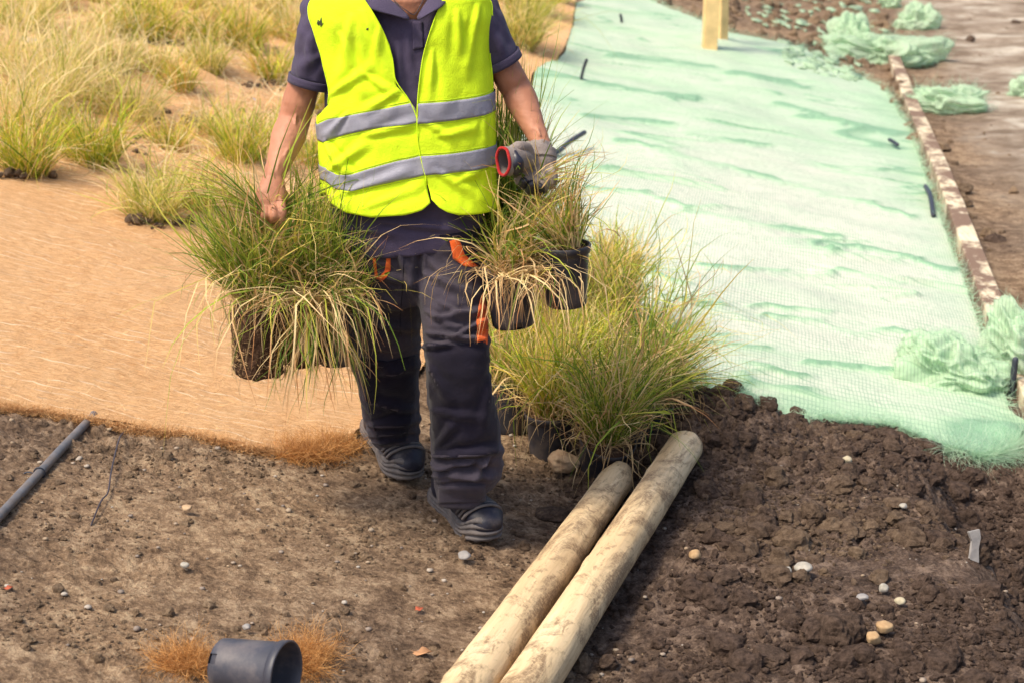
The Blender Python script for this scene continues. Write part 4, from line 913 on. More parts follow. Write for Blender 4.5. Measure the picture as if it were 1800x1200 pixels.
# right hand (picture left), bare, closed round the bunch of leaves
def finger(pts, r0): return seg([PR(*p) for p in pts], [r0, r0 * 1.04, r0 * .95, r0 * .98, r0 * .82][:len(pts)], 12, 6)
body.append(seg([W_R, PR(478, 335, 5.135), PR(475, 352, 5.12), PR(474, 363, 5.115)], [(.028, .027), (.038, .024), (.042, .021), (.038, .017)], 24, 6))
body.append(finger([(495, 357, 5.105), (497, 376, 5.088), (494, 392, 5.095), (488, 401, 5.125), (482, 397, 5.15)], .0108))
body.append(finger([(482, 364, 5.100), (482, 380, 5.083), (478, 388, 5.105), (474, 386, 5.135)], .0108))
body.append(finger([(468, 365, 5.104), (466, 379, 5.088), (463, 385, 5.110), (463, 382, 5.138)], .0102))
body.append(finger([(456, 360, 5.115), (452, 372, 5.103), (450, 378, 5.122), (452, 376, 5.145)], .0090))
body.append(finger([(493, 334, 5.150), (503, 350, 5.165), (501, 366, 5.168), (494, 380, 5.158)], .0122))
# legs inside the trousers
HIPF, KF, AF_ = PR(790, 440, 5.27), PR(798, 615, 5.10), PR(815, 872, 5.17)
HIPB, KB, AB = PR(672, 440, 5.30), PR(684, 620, 5.38), PR(694, 785, 5.70)
body.append(seg([HIPF, KF, L(KF, AF_, .35), AF_], [.075, .052, .052, .036], 20, 6)); body.append(seg([HIPB, KB, L(KB, AB, .35), AB], [.075, .052, .052, .036], 20, 6))
bme = union(body, .0036, 3, .45); bo = link('body', bme, M_SKIN, person)
bo['label'] = 'tanned bare forearms, bare right hand and open throat'
v, n = get(bme); v = v + n * (.0012 * pn3(v * 45, 3) + .0006 * pn3(v * 110, 5))[:, None]; setv(bme, v)
# hair and eyes
hv, hf = ico(4); hv = hv * np.array([.081, .099, .108]); keep = [q for q in hf if all((hv[i, 2] > .045 + .0 * hv[i, 1]) or (hv[i, 1] > .018 and hv[i, 2] > -.06) for i in q)]
hv = hv + hv * (.05 * pn3(hv * 60, 2))[:, None]; ho = link('hair', mesh_np('hair', hv + np.array(hd) + (0, .004, .006), np.array(keep)), M_HAIR, bo); sm_ = ho.modifiers.new('s', 'SOLIDIFY'); sm_.thickness = .006
for sx in (-1, 1):
    v1, f1 = ball(hd + Vector((sx * .029, -.0800, .006)), (.0105, .0105, .0070)); link('eye', mesh_np('eye', v1, f1), M_EYE, bo); v1, f1 = ball(hd + Vector((sx * .029, -.0905, .006)), (.0048, .0022, .0048)); link('iris', mesh_np('iris', v1, f1), M_WIRE, bo)
# necklace cord
v, f = sweep([PR(684, -8, 5.165), PR(700, 8, 5.135), PR(716, 20, 5.128), PR(728, 26, 5.13), PR(738, 12, 5.135), PR(748, -8, 5.16)], [.0011] * 6, 6, 6); link('neck_cord', mesh_np('neck_cord', v, f), M_WIRE, bo)

# ---------- polo shirt
sh = []
zs = list(np.linspace(tz[0] + .005, zt_(-40), 16)); rings = []
sh.append(seg([(float(torso(z)[0]), YC, z) for z in zs], [(float(torso(z)[1]) - .012, float(torso(z)[2]) - .012) for z in zs], 40, 2, ref=(0, 1, 0), pw=2.3, caps=False))
CR = PR(549, 150, 5.265); CLf = PR(884, 112, 5.285)
ax_r = (CR - PR(566, 20, 5.27)).normalized()
sh.append(seg([PR(590, 15, 5.27), PR(573, 45, 5.27), PR(560, 95, 5.268), PR(548, 143, 5.262)], [(.055, .07), (.066, .078), (.063, .076), (.060, .072)], 32, 6, ref=(0, 1, 0), caps=False))
sh.append(seg([PR(815, 5, 5.27), PR(836, 30, 5.27), PR(858, 70, 5.28), PR(879, 108, 5.285)], [(.055, .07), (.066, .078), (.060, .074), (.056, .070)], 32, 6, ref=(0, 1, 0), caps=False))
sh.append(seg([PR(640, -35, 5.27), PR(565, 18, 5.27)], [.055, .055], 24, 5)); sh.append(seg([PR(790, -40, 5.27), PR(840, 12, 5.27)], [.055, .055], 24, 5))
sme = union(sh, .0065, 6); v, n = get(sme)
rl = [(548, 60, 535, 130, 9, .004), (560, 100, 530, 120, 8, .004), (870, 60, 885, 100, 9, .004), (700, 80, 705, 180, 8, .004), (715, 60, 725, 150, 6, .003), (540, 90, 565, 140, 7, .004), (600, 400, 700, 410, 6, .004), (700, 395, 830, 405, 6, .004), (640, 385, 760, 398, 5, .004)]
d = 1.8 * ridges(v, rl) + .006 * pn3(v * np.array([9, 9, 6]), 2) + .006 * np.abs(pn3(v * np.array([13, 13, 20]), 6)) + .0015 * pn3(v * 30, 4)
# open the neck in front
v = v + n * d[:, None]; setv(sme, v)
bm = bmesh.new(); bm.from_mesh(sme); u_, v2 = proj(np.array([q.co[:] for q in bm.verts]))
vy = np.array([q.co[1] for q in bm.verts]); vz = np.array([q.co[2] for q in bm.verts])
kill = [q for i, q in enumerate(bm.verts) if (vy[i] < 5.26 and v2[i] < 34 and abs(u_[i] - 724) < 8 + (34 - v2[i]) * 1.0 and u_[i] < 772) or (abs(u_[i] - 716) < 45 and vz[i] > zt_(-22))]
bmesh.ops.delete(bm, geom=kill, context='VERTS'); bm.to_mesh(sme); bm.free()
so = link('polo_shirt', sme, M_SHIRT, person)
def band(pts, wd, th, name, mat, parent, nseg=6, ref=(0, 1, 0)):
    """flat cloth band along pts; width vector given per point"""
    return None
def cuff(c, ax, ra, rb, name, mat, parent, h_=.02, th=.004, tiltx=None):
    v, f = sweep([c - ax * h_, c + ax * .002], [(ra, rb), (ra * .985, rb * .985)], 40, 3, False, (0, 1, 0), True); o = link(name, mesh_np(name, v, f), mat, parent); m_ = o.modifiers.new('s', 'SOLIDIFY'); m_.thickness = th; m_.offset = 0; return o
cuff(PR(546.5, 150, 5.262), (PR(546, 156, 5.262) - PR(552, 130, 5.262)).normalized(), .0625, .0745, 'sleeve_hem', M_SHIRT, so)
cuff(PR(881.5, 113, 5.285), (PR(885, 120, 5.285) - PR(874, 98, 5.282)).normalized(), .059, .072, 'sleeve_hem', M_SHIRT, so)
# ---------- BVH helper for draped details
def bvh_of(me):
    me.calc_loop_triangles(); return BVHTree.FromPolygons([q.co[:] for q in me.vertices], [t.vertices[:] for t in me.loop_triangles])
def drape(name, poly, bv, off, mat, parent, step=5, th=.002, label=None, maxd=None):
    pl = []
    for i in range(len(poly)):
        a, b = np.array(poly[i], float), np.array(poly[(i + 1) % len(poly)], float); k = max(1, int(np.hypot(*(b - a)) / step))
        for j in range(k): pl.append(tuple(a + (b - a) * j / k))
    xs = np.arange(min(p[0] for p in pl), max(p[0] for p in pl), step); ys = np.arange(min(p[1] for p in pl), max(p[1] for p in pl), step)
    gx_, gy_ = np.meshgrid(xs, ys); ins = inpoly(gx_, gy_, pl); pts = [Vector(p) for p in pl]; nb = len(pl)
    for a, b in zip(gx_[ins], gy_[ins]):
        if min(math.hypot(a - p[0], b - p[1]) for p in pl) > step * .55: pts.append(Vector((a, b)))
    vv, ee, ff, *_ = delaunay_2d_cdt(pts, [], [list(range(nb))], 1, 1e-4)
    out = []; ok = []; last = None
    for q in vv:
        d = ray(q.x, q.y).normalized(); h_ = bv.ray_cast(Vector((0, 0, CAM_H)), d)
        if h_[0] is None: ok.append(False); out.append((0, 0, 0))
        else:
            nn = h_[1] if h_[1].dot(d) < 0 else -h_[1]; out.append(h_[0] + nn * off); ok.append(True)
    fs = []
    for f in ff:
        if all(ok[i] for i in f):
            if maxd and max((out[f[i]] - out[f[i - 1]]).length for i in range(len(f))) > maxd: continue
            fs.append(tuple(f))
    if not fs: return None
    o = link(name, mesh_np(name, out, fs), mat, parent); bm = bmesh.new(); bm.from_mesh(o.data); bmesh.ops.delete(bm, geom=[q for q in bm.verts if not q.link_faces], context='VERTS')
    bmesh.ops.recalc_face_normals(bm, faces=bm.faces)
    if sum(f.normal.dot(Vector((0, -1, 0))) for f in bm.faces) < 0: bmesh.ops.reverse_faces(bm, faces=bm.faces)
    bm.to_mesh(o.data); bm.free(); o.data.polygons.foreach_set('use_smooth', [True] * len(o.data.polygons))
    m_ = o.modifiers.new('s', 'SOLIDIFY'); m_.thickness = th; m_.offset = 1
    if label: o['label'] = label
    return o
sbv = bvh_of(sme)
drape('placket', [(725, 38), (742, 38), (744, 85), (726, 88)], sbv, .001, M_SHIRT, so, 4, .003, None, .05)
# collar: two soft leaves standing round the neck
def leafmesh(rows, name, mat, parent, th=.004):
    a = np.array([[list(p) for p in r] for r in rows]); nr, nc = a.shape[:2]; o = link(name, mesh_np(name, a.reshape(-1, 3), grid_faces(nr, nc)), mat, parent); s_ = o.modifiers.new('b', 'SUBSURF'); s_.levels = s_.render_levels = 2; m_ = o.modifiers.new('s', 'SOLIDIFY'); m_.thickness = th; m_.offset = 0
    return o
leafmesh([[PR(700, -46, 5.31), PR(664, -40, 5.26), PR(664, -18, 5.18), PR(696, 6, 5.145), PR(724, 34, 5.128)],
          [PR(700, -48, 5.325), PR(655, -40, 5.265), PR(650, -14, 5.16), PR(680, 12, 5.122), PR(716, 36, 5.118)],
          [PR(700, -34, 5.335), PR(646, -24, 5.27), PR(638, 2, 5.145), PR(654, 20, 5.11), PR(700, 28, 5.112)]], 'collar', M_SHIRT, so)
leafmesh([[PR(700, -46, 5.31), PR(768, -40, 5.26), PR(766, -18, 5.18), PR(748, 6, 5.145), PR(730, 34, 5.128)],
          [PR(700, -48, 5.325), PR(776, -40, 5.265), PR(778, -16, 5.16), PR(762, 8, 5.122), PR(738, 36, 5.118)],
          [PR(700, -34, 5.335), PR(786, -24, 5.27), PR(790, -2, 5.145), PR(776, 14, 5.11), PR(750, 26, 5.112)]], 'collar', M_SHIRT, so)

# ---------- hi-vis vest
YF = YC - .13
def tab(pts):   # picture points on the front -> (z, x) tables
    zz = np.array([zat(v, YF) for u, v in pts]); xx = np.array([xat(u, zat(v, YF), YF) for u, v in pts]); i = np.argsort(zz); return zz[i], xx[i]
def tabs(pts):
    zz = np.array([zat(v, YC) for u, v in pts]); xx = np.array([xat(u, zat(v, YC), YC) for u, v in pts]); i = np.argsort(zz); return zz[i], xx[i]
openL = tab([(622, -60), (630, -20), (642, 0), (662, 30), (685, 80), (693, 120), (697, 152), (716, 172), (731, 192), (739, 240), (744, 290), (752, 340), (760, 375), (765, 400)])
openR = tab([(788, -60), (782, -20), (773, 0), (758, 40), (744, 90), (737, 140), (733, 185), (733, 240), (742, 290), (755, 338), (762, 375), (766, 400)])
armL = tab([(585, -60), (556, -20), (549, 20), (561, 80), (573, 130), (580, 165), (578, 190), (560, 213), (553, 222)])
armR = tab([(815, -60), (846, -20), (853, 0), (856, 80), (858, 130), (860, 165), (864, 195)])
z_armL, z_armR = zat(216, YF), zat(190, YF)
z_top, z_hem = zat(-52, YC), zat(378, YF)
hemL = ([0, .08, .2, .45, .70, .9, 1.0], [22, 10, 2, -3, 3, 18, 32]); hemR = ([0, .08, .18, .35, .8, 1.0], [28, 14, 6, 0, -2, -1])
vest_r = [(640, 20, 690, 150, 12, .004), (600, 60, 640, 175, 10, .005), (575, 170, 650, 120, 8, .004), (700, 160, 640, 195, 8, .005), (620, 30, 600, 150, 12, .004), (572, 250, 600, 300, 8, .008), (578, 300, 640, 255, 9, .006), (600, 275, 612, 310, 8, .007),
          (640, 240, 735, 215, 9, .004), (590, 345, 720, 300, 9, .004), (640, 365, 735, 330, 8, .003), (800, 20, 810, 110, 10, .004), (835, 10, 820, 130, 9, .004), (760, 90, 755, 170, 8, .004), (770, 240, 840, 225, 9, .003),
          (765, 300, 835, 345, 10, .004), (800, 320, 850, 300, 8, .003), (745, 215, 800, 245, 8, .003), (850, 200, 852, 260, 7, .003), (640, 130, 690, 165, 8, .004), (610, 200, 575, 240, 7, .005), (670, 40, 660, 110, 8, .003)]
def vest_side(sgn, op, ar, z_arm, hem, lift):
    """one half of the vest: front edge -> armhole line -> side -> centre back"""
    NR = 110; n1, n2, n3 = 60, 26, 40
    c1 = np.linspace(0, 1, n1); t = np.linspace(0, 1, NR)
    def S(c, z, part):
        if part == 0:
            xo = np.interp(z, *op); xa = np.interp(z, *ar); po = phi_of(xo, z); pa = phi_of(xa, z)
            if sgn < 0: pa = np.minimum(pa, po - .05)
            else: pa = np.maximum(pa, po + .05)
            k = sm(z, z_arm - .08, z_arm - .0); lim = sgn * 1.12; pa = pa * k + lim * (1 - k) if True else pa
            return po + (pa - po) * c
        pa = S(np.ones_like(z), z, 0) if not np.isscalar(z) else S(1.0, z, 0)
        if part == 1: return pa + (sgn * np.pi - pa - pa * 0 - sgn * .95 - 0) * c if False else pa + (sgn * (np.pi - 1.05) - pa) * c
        return sgn * (np.pi - 1.05) + sgn * 1.05 * c
    def pt(c, z, part, off):
        ph = S(c, z, part); return tpt(ph, z, off)
    V = []; cols = []
    for part, nn in ((0, n1), (1, n2), (2, n3)):
        cc = np.linspace(0, 1, nn) if part == 0 else np.linspace(0, 1, nn)[1:]
        for c in cc: cols.append((part, c))
    grid = np.zeros((NR, len(cols), 3))
    for j, (part, c) in enumerate(cols):
        cf = c if part == 0 else 1.0
        dh = np.interp(cf, *hem) * (1 if part < 2 else 1 - c) if part == 0 else np.interp(1.0, *hem) * (1 - (c if part == 1 else 1))
        dz = dh / 655.0
        z = z_hem + (z_top - z_hem) * t + dz * (1 - t) ** 5
        grid[:, j] = pt(np.full(NR, c), z, part, .010 + lift)
    F = []
    nc = len(cols); q = grid_faces(NR, nc); zc = grid[:, :, 2].ravel(); part_of = np.array([p for p, c in cols])
    jj = q[:, 0] % nc; side = (part_of[np.minimum(jj + 1, nc - 1)] == 1); zi = zc[q[:, 2]]
    q = q[~(side & (zi > z_arm))]
    flat = grid.reshape(-1, 3)
    return flat, q, pt
vo = None
parts_v = []
def disp(v, front=True):
    d = 1.7 * ridges(v, [(a_, b_, c_, d_, w_ * .7, e_) for a_, b_, c_, d_, w_, e_ in vest_r]) * (v[:, 1] < YC) + .005 * pn3(v * np.array([7, 7, 4]), 8) + .0045 * np.abs(pn3(v * np.array([14, 14, 9]), 10)) + .002 * pn3(v * np.array([30, 30, 20]), 9)
    # flare at the hem
    d = d + .014 * sm(v[:, 2], zat(110, YF), zat(20, YF)) + .012 * sm(-v[:, 2], -zat(330, YF), -zat(378, YF))
    xc, a, b, yc = torso(v[:, 2]); nx, ny = (v[:, 0] - xc) / a ** 2, (v[:, 1] - yc) / b ** 2; nn = np.sqrt(nx ** 2 + ny ** 2) + 1e-9
    out = v.copy(); out[:, 0] += d * nx / nn; out[:, 1] += d * ny / nn; return out
vL, fL, ptL = vest_side(-1, openL, armL, z_armL, hemL, 0.0); vR, fR, ptR = vest_side(1, openR, armR, z_armR, hemR, .005)
me = mesh_np('vest', disp(np.concatenate([vL, vR])), np.concatenate([fL, fR + len(vL)])); vo = link('hi_vis_vest', me, M_VEST, person)
m_ = vo.modifiers.new('s', 'SOLIDIFY'); m_.thickness = .003; m_.offset = 0
def stripe(pt, sgn, lift, rows, name='reflective_stripe', only=(0, 1, 2)):
    """rows: c -> picture v of the upper edge, lower edge, for the front; constant round the back"""
    cs, vu, vl = rows; cols = [(0, c) for c in np.linspace(0, 1, 60)] + [(1, c) for c in np.linspace(0, 1, 20)[1:]] + [(2, c) for c in np.linspace(0, 1, 30)[1:]]
    M_ = 9; g = np.zeros((M_, len(cols), 3))
    for j, (part, c) in enumerate(cols):
        cf = c if part == 0 else 1.0; a, b = np.interp(cf, cs, vu), np.interp(cf, cs, vl)
        z = np.linspace(zat(b, YF), zat(a, YF), M_); g[:, j] = pt(np.full(M_, c), z, part, .010 + lift)
    v = disp(g.reshape(-1, 3)); v2 = v.copy(); xc, a, b, yc = torso(v[:, 2]); nx, ny = (v[:, 0] - xc) / a ** 2, (v[:, 1] - yc) / b ** 2; nn = np.sqrt(nx ** 2 + ny ** 2); v2[:, 0] += .0032 * nx / nn; v2[:, 1] += .0032 * ny / nn
    o = link(name, mesh_np(name, v2, grid_faces(M_, len(cols))), M_REFL, vo); m_ = o.modifiers.new('s', 'SOLIDIFY'); m_.thickness = .0008; m_.offset = 0
stripe(ptL, -1, 0, ([0, .5, .85, 1], [181, 202, 222, 229], [215, 236, 252, 258]))
stripe(ptL, -1, 0, ([0, .25, .6, .8, 1], [273, 288, 309, 312, 302], [307, 321, 337, 337, 326]))
stripe(ptR, 1, .005, ([0, 1], [182, 171], [217, 205])); stripe(ptR, 1, .005, ([0, 1], [274, 266], [307, 301]))
# bound edges of the vest and seams
def stitch(pt, lift, rows, dv):
    cs, vu, vl = rows
    for arr, k in ((vu, -dv), (vl, dv)):
        c = np.linspace(.01, 1, 60); z = np.array([zat(np.interp(q, cs, arr) + k, YF) for q in c]); g = disp(np.array([pt(np.array([q]), np.array([zz]), 0, .0118 + lift)[0] for q, zz in zip(c, z)]))
        v, f = sweep(g, [.0009] * len(g), 6, 1, False, (0, 0, 1)); link('stitching', mesh_np('stitching', v, f), M_STITCH, vo)
M_STITCH = simple('stitch_thread', (.42, .56, .03), .8)
for rw in (([0, .5, .85, 1], [181, 202, 222, 229], [215, 236, 252, 258]), ([0, .25, .6, .8, 1], [273, 288, 309, 312, 302], [307, 321, 337, 337, 326])): stitch(ptL, 0, rw, 3)
for rw in (([0, 1], [182, 171], [217, 205]), ([0, 1], [274, 266], [307, 301])): stitch(ptR, .005, rw, 3)
def edge_cord(pt, part, c, v0, v1, lift, name='seam'):
    z = np.linspace(zat(v0, YF), zat(v1, YF), 40); g = disp(pt(np.full(40, c), z, part, .0125 + lift)); return g
def cord(name, pts, r, mat, parent, ref=(1, 0, .2)):
    r = r * .65; v, f = sweep(pts[::4], [r] * len(pts[::4]), 8, 4, False, ref); return link(name, mesh_np(name, v, f), mat, parent)
cord('edge_binding', edge_cord(ptL, 0, .0, -10, 352, 0), .0022, M_VEST, vo); cord('edge_binding', edge_cord(ptR, 0, .0, -10, 345, .005), .0022, M_VEST, vo)
cord('edge_binding', edge_cord(ptL, 0, 1.0, -10, 205, 0), .0022, M_VEST, vo); cord('edge_binding', edge_cord(ptR, 0, 1.0, -10, 185, .005), .0022, M_VEST, vo)
M_SMUDGE = simple('black_smudge', (.06, .07, .03), .9)
vbv = bvh_of(me)
for sp_, nm in (([(558, 42), (560, 34), (563, 38), (562, 46)], 0), ([(562, 40), (566, 30), (567, 42), (570, 40), (565, 48)], 0), ([(645, 50), (648, 49), (648, 53), (645, 53)], 0)):
    drape('smudge', sp_, vbv, .0022, M_SMUDGE, vo, 2, .0004)

# ---------- trousers
def leg(rows, y):  # rows (v, uL, uR, y, depth)
    c = []; r = []
    for v_, a, b, yy, dp in rows:
        p = PR((a + b) / 2, v_, yy); w_ = abs(xat(b, p.z, yy) - xat(a, p.z, yy)) / 2; c.append(p); r.append((w_, dp))
    return sweep(c, r, 36, 6, False, (0, 1, 0), pw=2.2)
front = [(405, 722, 850, 5.26, .11), (470, 728, 852, 5.24, .105), (540, 737, 856, 5.18, .10), (600, 742, 862, 5.12, .088), (650, 748, 860, 5.115, .08), (700, 752, 868, 5.13, .082), (760, 757, 880, 5.16, .085), (805, 756, 884, 5.17, .085), (830, 758, 872, 5.18, .08), (850, 765, 856, 5.19, .07), (882, 771, 854, 5.19, .066)]
back = [(405, 605, 735, 5.28, .11), (470, 610, 738, 5.30, .105), (540, 612, 742, 5.34, .10), (600, 615, 740, 5.39, .09), (650, 622, 736, 5.43, .08), (700, 632, 735, 5.50, .08), (735, 642, 738, 5.57, .080), (756, 652, 740, 5.61, .074), (768, 657, 735, 5.625, .068)]
tr = [leg(front, 0), leg(back, 0)]
hips = [(385, 598, 852, 5.26, .112), (430, 601, 854, 5.27, .118), (470, 606, 855, 5.275, .118), (505, 612, 852, 5.28, .10), (520, 640, 830, 5.285, .07)]
tr.append(leg(hips, 0))
tme = union(tr, .0065, 5); v, n = get(tme)
tr_r = [(745, 585, 855, 598, 7, .008), (760, 560, 850, 548, 8, .007), (742, 610, 800, 600, 7, .006), (770, 530, 850, 575, 8, .006), (745, 480, 830, 520, 9, .006), (750, 450, 790, 500, 9, .004), (790, 440, 850, 500, 9, .004), (800, 590, 858, 560, 6, .007), (745, 545, 790, 570, 6, .005),
        (755, 640, 790, 700, 9, .004), (860, 660, 845, 760, 9, .004), (760, 720, 850, 735, 9, .004), (765, 800, 880, 790, 8, .009), (762, 828, 870, 822, 8, -.010), (770, 780, 800, 740, 8, .004), (858, 800, 835, 835, 7, .010), (760, 812, 800, 830, 7, .008), (768, 850, 852, 846, 5, -.004),
        (620, 560, 730, 580, 8, .006), (625, 620, 700, 650, 9, .007), (630, 660, 735, 640, 8, .006), (620, 500, 700, 540, 9, .005), (650, 480, 735, 500, 9, .004), (640, 700, 730, 720, 9, .006), (650, 745, 740, 735, 8, .008), (655, 770, 735, 765, 6, -.006), (690, 420, 735, 520, 9, .006), (735, 420, 738, 510, 8, -.006), (640, 600, 650, 700, 9, .005)]
d = 2.4 * ridges(v, [(a, b, c, d_, w_ * .72, e) for a, b, c, d_, w_, e in tr_r]) * np.where(n[:, 1] < .3, 1, .4) + .005 * pn3(v * np.array([8, 8, 6]), 12) + .0075 * np.abs(pn3(v * np.array([12, 12, 19]), 13)) + .001 * pn3(v * 45, 14)
v = v + n * d[:, None]; setv(tme, v); to = link('work_trousers', tme, M_TROU, person); tbv = bvh_of(tme)
drape('knee_patch', [(747, 602), (800, 606), (852, 598), (862, 640), (868, 690), (874, 740), (876, 796), (850, 802), (800, 805), (763, 804), (757, 720), (752, 670)], tbv, .0015, M_NAVY, to, 5, .0015, 'navy knee and shin panel')
drape('knee_patch', [(630, 628), (680, 634), (732, 622), (730, 660), (728, 700), (722, 740), (712, 775), (668, 782), (652, 735), (640, 690)], tbv, .0015, M_NAVY, to, 5, .0015, 'dark navy knee and shin panel')
drape('pocket', [(808, 424), (846, 420), (850, 470), (836, 466), (816, 446)], tbv, .002, M_NAVY, to, 4, .002)
drape('pocket_trim', [(790, 424), (806, 420), (818, 444), (842, 464), (838, 471), (816, 468), (797, 455)], tbv, .0014, M_ORANGE, to, 4, .001, 'orange front pocket edge')
drape('pocket_trim', [(675, 412), (683, 412), (686, 440), (687, 474), (680, 488), (668, 496), (666, 488), (676, 478), (679, 460), (678, 436)], tbv, .0014, M_ORANGE, to, 3, .001, 'curved orange pocket edge')
drape('pocket_trim', [(651, 416), (659, 420), (660, 450), (664, 484), (668, 492), (660, 488), (656, 460)], tbv, .0014, M_ORANGE, to, 3, .001, 'curved orange pocket edge')
drape('pocket_trim', [(848, 516), (855, 530), (858, 570), (856, 604), (848, 608), (838, 600), (838, 560), (842, 530)], tbv, .0014, M_ORANGE, to, 3, .001, 'long orange thigh pocket gusset')
drape('hem_band', [(771, 855), (852, 851), (854, 880), (772, 884)], tbv, .0015, M_TROU, to, 4, .002)
drape('waistband', [(604, 408), (700, 418), (780, 420), (848, 416), (850, 388), (604, 380)], tbv, .001, M_NAVY, to, 5, .002)
# side flap at the hip
leafmesh([[PR(842, 464, 5.2), PR(856, 466, 5.19), PR(866, 474, 5.19)], [PR(846, 480, 5.18), PR(858, 482, 5.17), PR(870, 482, 5.18)], [PR(852, 490, 5.19), PR(862, 492, 5.18), PR(868, 490, 5.19)]], 'side_tab', M_REFL, to)
for k in range(2):      # seams
    pts = []
    for v_ in np.linspace(430, 590, 20):
        h_ = tbv.ray_cast(Vector((0, 0, CAM_H)), ray((829, 706)[k] + 3 * math.sin(v_ * .03), v_).normalized())
        if h_[0]: pts.append(h_[0] + h_[1] * .0006)
    vv, ff = sweep(pts, [.0012] * len(pts), 6, 2, False, (1, 0, .1)); link('seam', mesh_np('seam', vv, ff), M_NAVY, to)

# ---------- boots
def boot(heel, toe, tilt, label, seed):
    """local frame: x forward, z up, length .30"""
    hz = Vector((toe.x - heel.x, toe.y - heel.y, 0)); rz = math.atan2(hz.y, hz.x); c, s_ = math.cos(rz), math.sin(rz); ct, st = math.cos(tilt), math.sin(tilt)
    def W(v):
        v = np.asarray(v, float) * 1.17; x = v[:, 0] * ct + v[:, 2] * st; z = -v[:, 0] * st + v[:, 2] * ct
        return np.stack([heel.x + x * c - v[:, 1] * s_, heel.y + x * s_ + v[:, 1] * c, heel.z + z], 1)
    up_ = [sweep([(.035, 0, .06), (.10, 0, .058), (.17, .002, .056), (.235, .004, .056), (.268, .003, .050)], [(.036, .036), (.040, .034), (.046, .034), (.051, .038), (.040, .030)], 24, 6, ref=(0, 0, 1)),
           sweep([(.055, 0, .05), (.06, 0, .10), (.062, 0, .15), (.058, 0, .19)], [(.042, .050), (.040, .050), (.041, .052), (.043, .054)], 24, 5, ref=(1, 0, 0)),
           sweep([(.08, 0, .135), (.12, 0, .108), (.165, 0, .088), (.22, 0, .066)], [(.034, .03), (.036, .03), (.038, .026), (.040, .02)], 24, 5, ref=(0, 0, 1))]
    bm_ = union([(W(v), f) for v, f in up_], .0045, 4); v, n = get(bm_); setv(bm_, v + n * (.0012 * pn3(v * 40, seed))[:, None])
    b = link('boot', bm_, M_LEATHER, person); b['label'] = label
    outline = [(-.006, .0), (.0, .030), (.03, .039), (.08, .038), (.12, .036), (.17, .046), (.22, .053), (.26, .046), (.287, .028), (.296, 0)]
    ol = outline + [(x, -y * .96) for x, y in outline[::-1][1:-1]]; ol = catmull([(x, y, 0) for x, y in ol] + [ol[0] + (0,)], 4)[:-1, :2]
    lay = [(0, .95), (.005, 1.0), (.008, 1.0), (.0095, .955), (.012, .955), (.0135, 1.015), (.018, 1.015), (.0195, .965), (.022, .965), (.0235, 1.01), (.027, 1.0), (.0285, .955), (.031, .955), (.032, .985), (.036, .95), (.039, .90)]
    cx_ = ol.mean(0); V = []; n_ = len(ol); toe_rise = lambda x, z: .010 * max(0, (x - .20) / .09) ** 2
    for z, s__ in lay:
        for i_, p in enumerate(ol):
            q = cx_ + (p - cx_) * s__; tread = .004 * ((i_ // 2) % 2) if z < .004 else 0; bulge = (.026 * math.exp(-((q[0] - .275) / .035) ** 2) + .006 * math.exp(-((q[0] - .03) / .03) ** 2)) * (z / .04)
            V.append((q[0], q[1], z + toe_rise(q[0], z) + tread + bulge))
    F = []
    for k in range(len(lay) - 1):
        for i_ in range(n_): F.append((k * n_ + i_, k * n_ + (i_ + 1) % n_, (k + 1) * n_ + (i_ + 1) % n_, (k + 1) * n_ + i_))
    F += [tuple(range(n_))[::-1], tuple(range((len(lay) - 1) * n_, len(lay) * n_))]
    link('sole', mesh_np('sole', W(V), F), M_SOLE, b)
    # rubber ribs over the toe cap
    for k, xx in enumerate((.205, .222, .240)):
        pts = [(xx - .012, s1 * .0, 0) for s1 in ()]
        arc = [(xx + .022 * math.cos(t) , .052 * math.sin(t), .050 + .043 * math.cos(t)) for t in np.linspace(-1.35, 1.35, 11)]
        v, f = sweep(W(arc), [.0045] * 11, 8, 3, True, (0, 0, 1)); link('toe_rib', mesh_np('toe_rib', v, f), M_SOLE, b)
    lc = []
    for k, xx in enumerate((.112, .132, .152)):
        zt = .148 - (xx - .10) * .62
        for sgn in (1, -1):
            arc = [(xx - .006 * sgn, -.028, zt - .014), (xx, 0, zt + .001), (xx + .006 * sgn, .028, zt - .014)]; lc.append(sweep(W(arc), [.0022] * 3, 7, 5, True, (0, 0, 1)))
    lc.append(sweep(W([(.11, .0, .150), (.115, .02, .158), (.125, .026, .142), (.11, .004, .150)]), [.002] * 4, 7, 5)); lc.append(sweep(W([(.11, 0, .150), (.115, -.022, .156), (.128, -.026, .140), (.11, -.004, .150)]), [.002] * 4, 7, 5))
    simple_obj('laces', lc, M_WIRE, b)
    ft = [sweep(W([(.075, 0, .175), (.082, 0, .11), (.10, 0, .07)]), [.03] * 3, 14, 4)]
    return b
t0 = hit(860, 962); h0 = Vector((t0.x - .150, t0.y + .300, 0)); h0.z = gz(h0.x, h0.y) + .0; zb_ = max(gz(t0.x, t0.y), h0.z)
h0.z = gz(h0.x, h0.y) + .004; boot(h0, t0, -math.atan2(gz(t0.x, t0.y) + .006 - h0.z, .34), 'dusty front boot pointing at the viewer', 3)
t1 = hit(724, 858); h1 = Vector((t1.x - .14, t1.y + .31, 0)); h1.z = gz(h1.x, h1.y) + .045; boot(h1, t1, -math.atan2(gz(t1.x, t1.y) + .008 - h1.z, .34), 'rear boot with its heel lifted', 4)

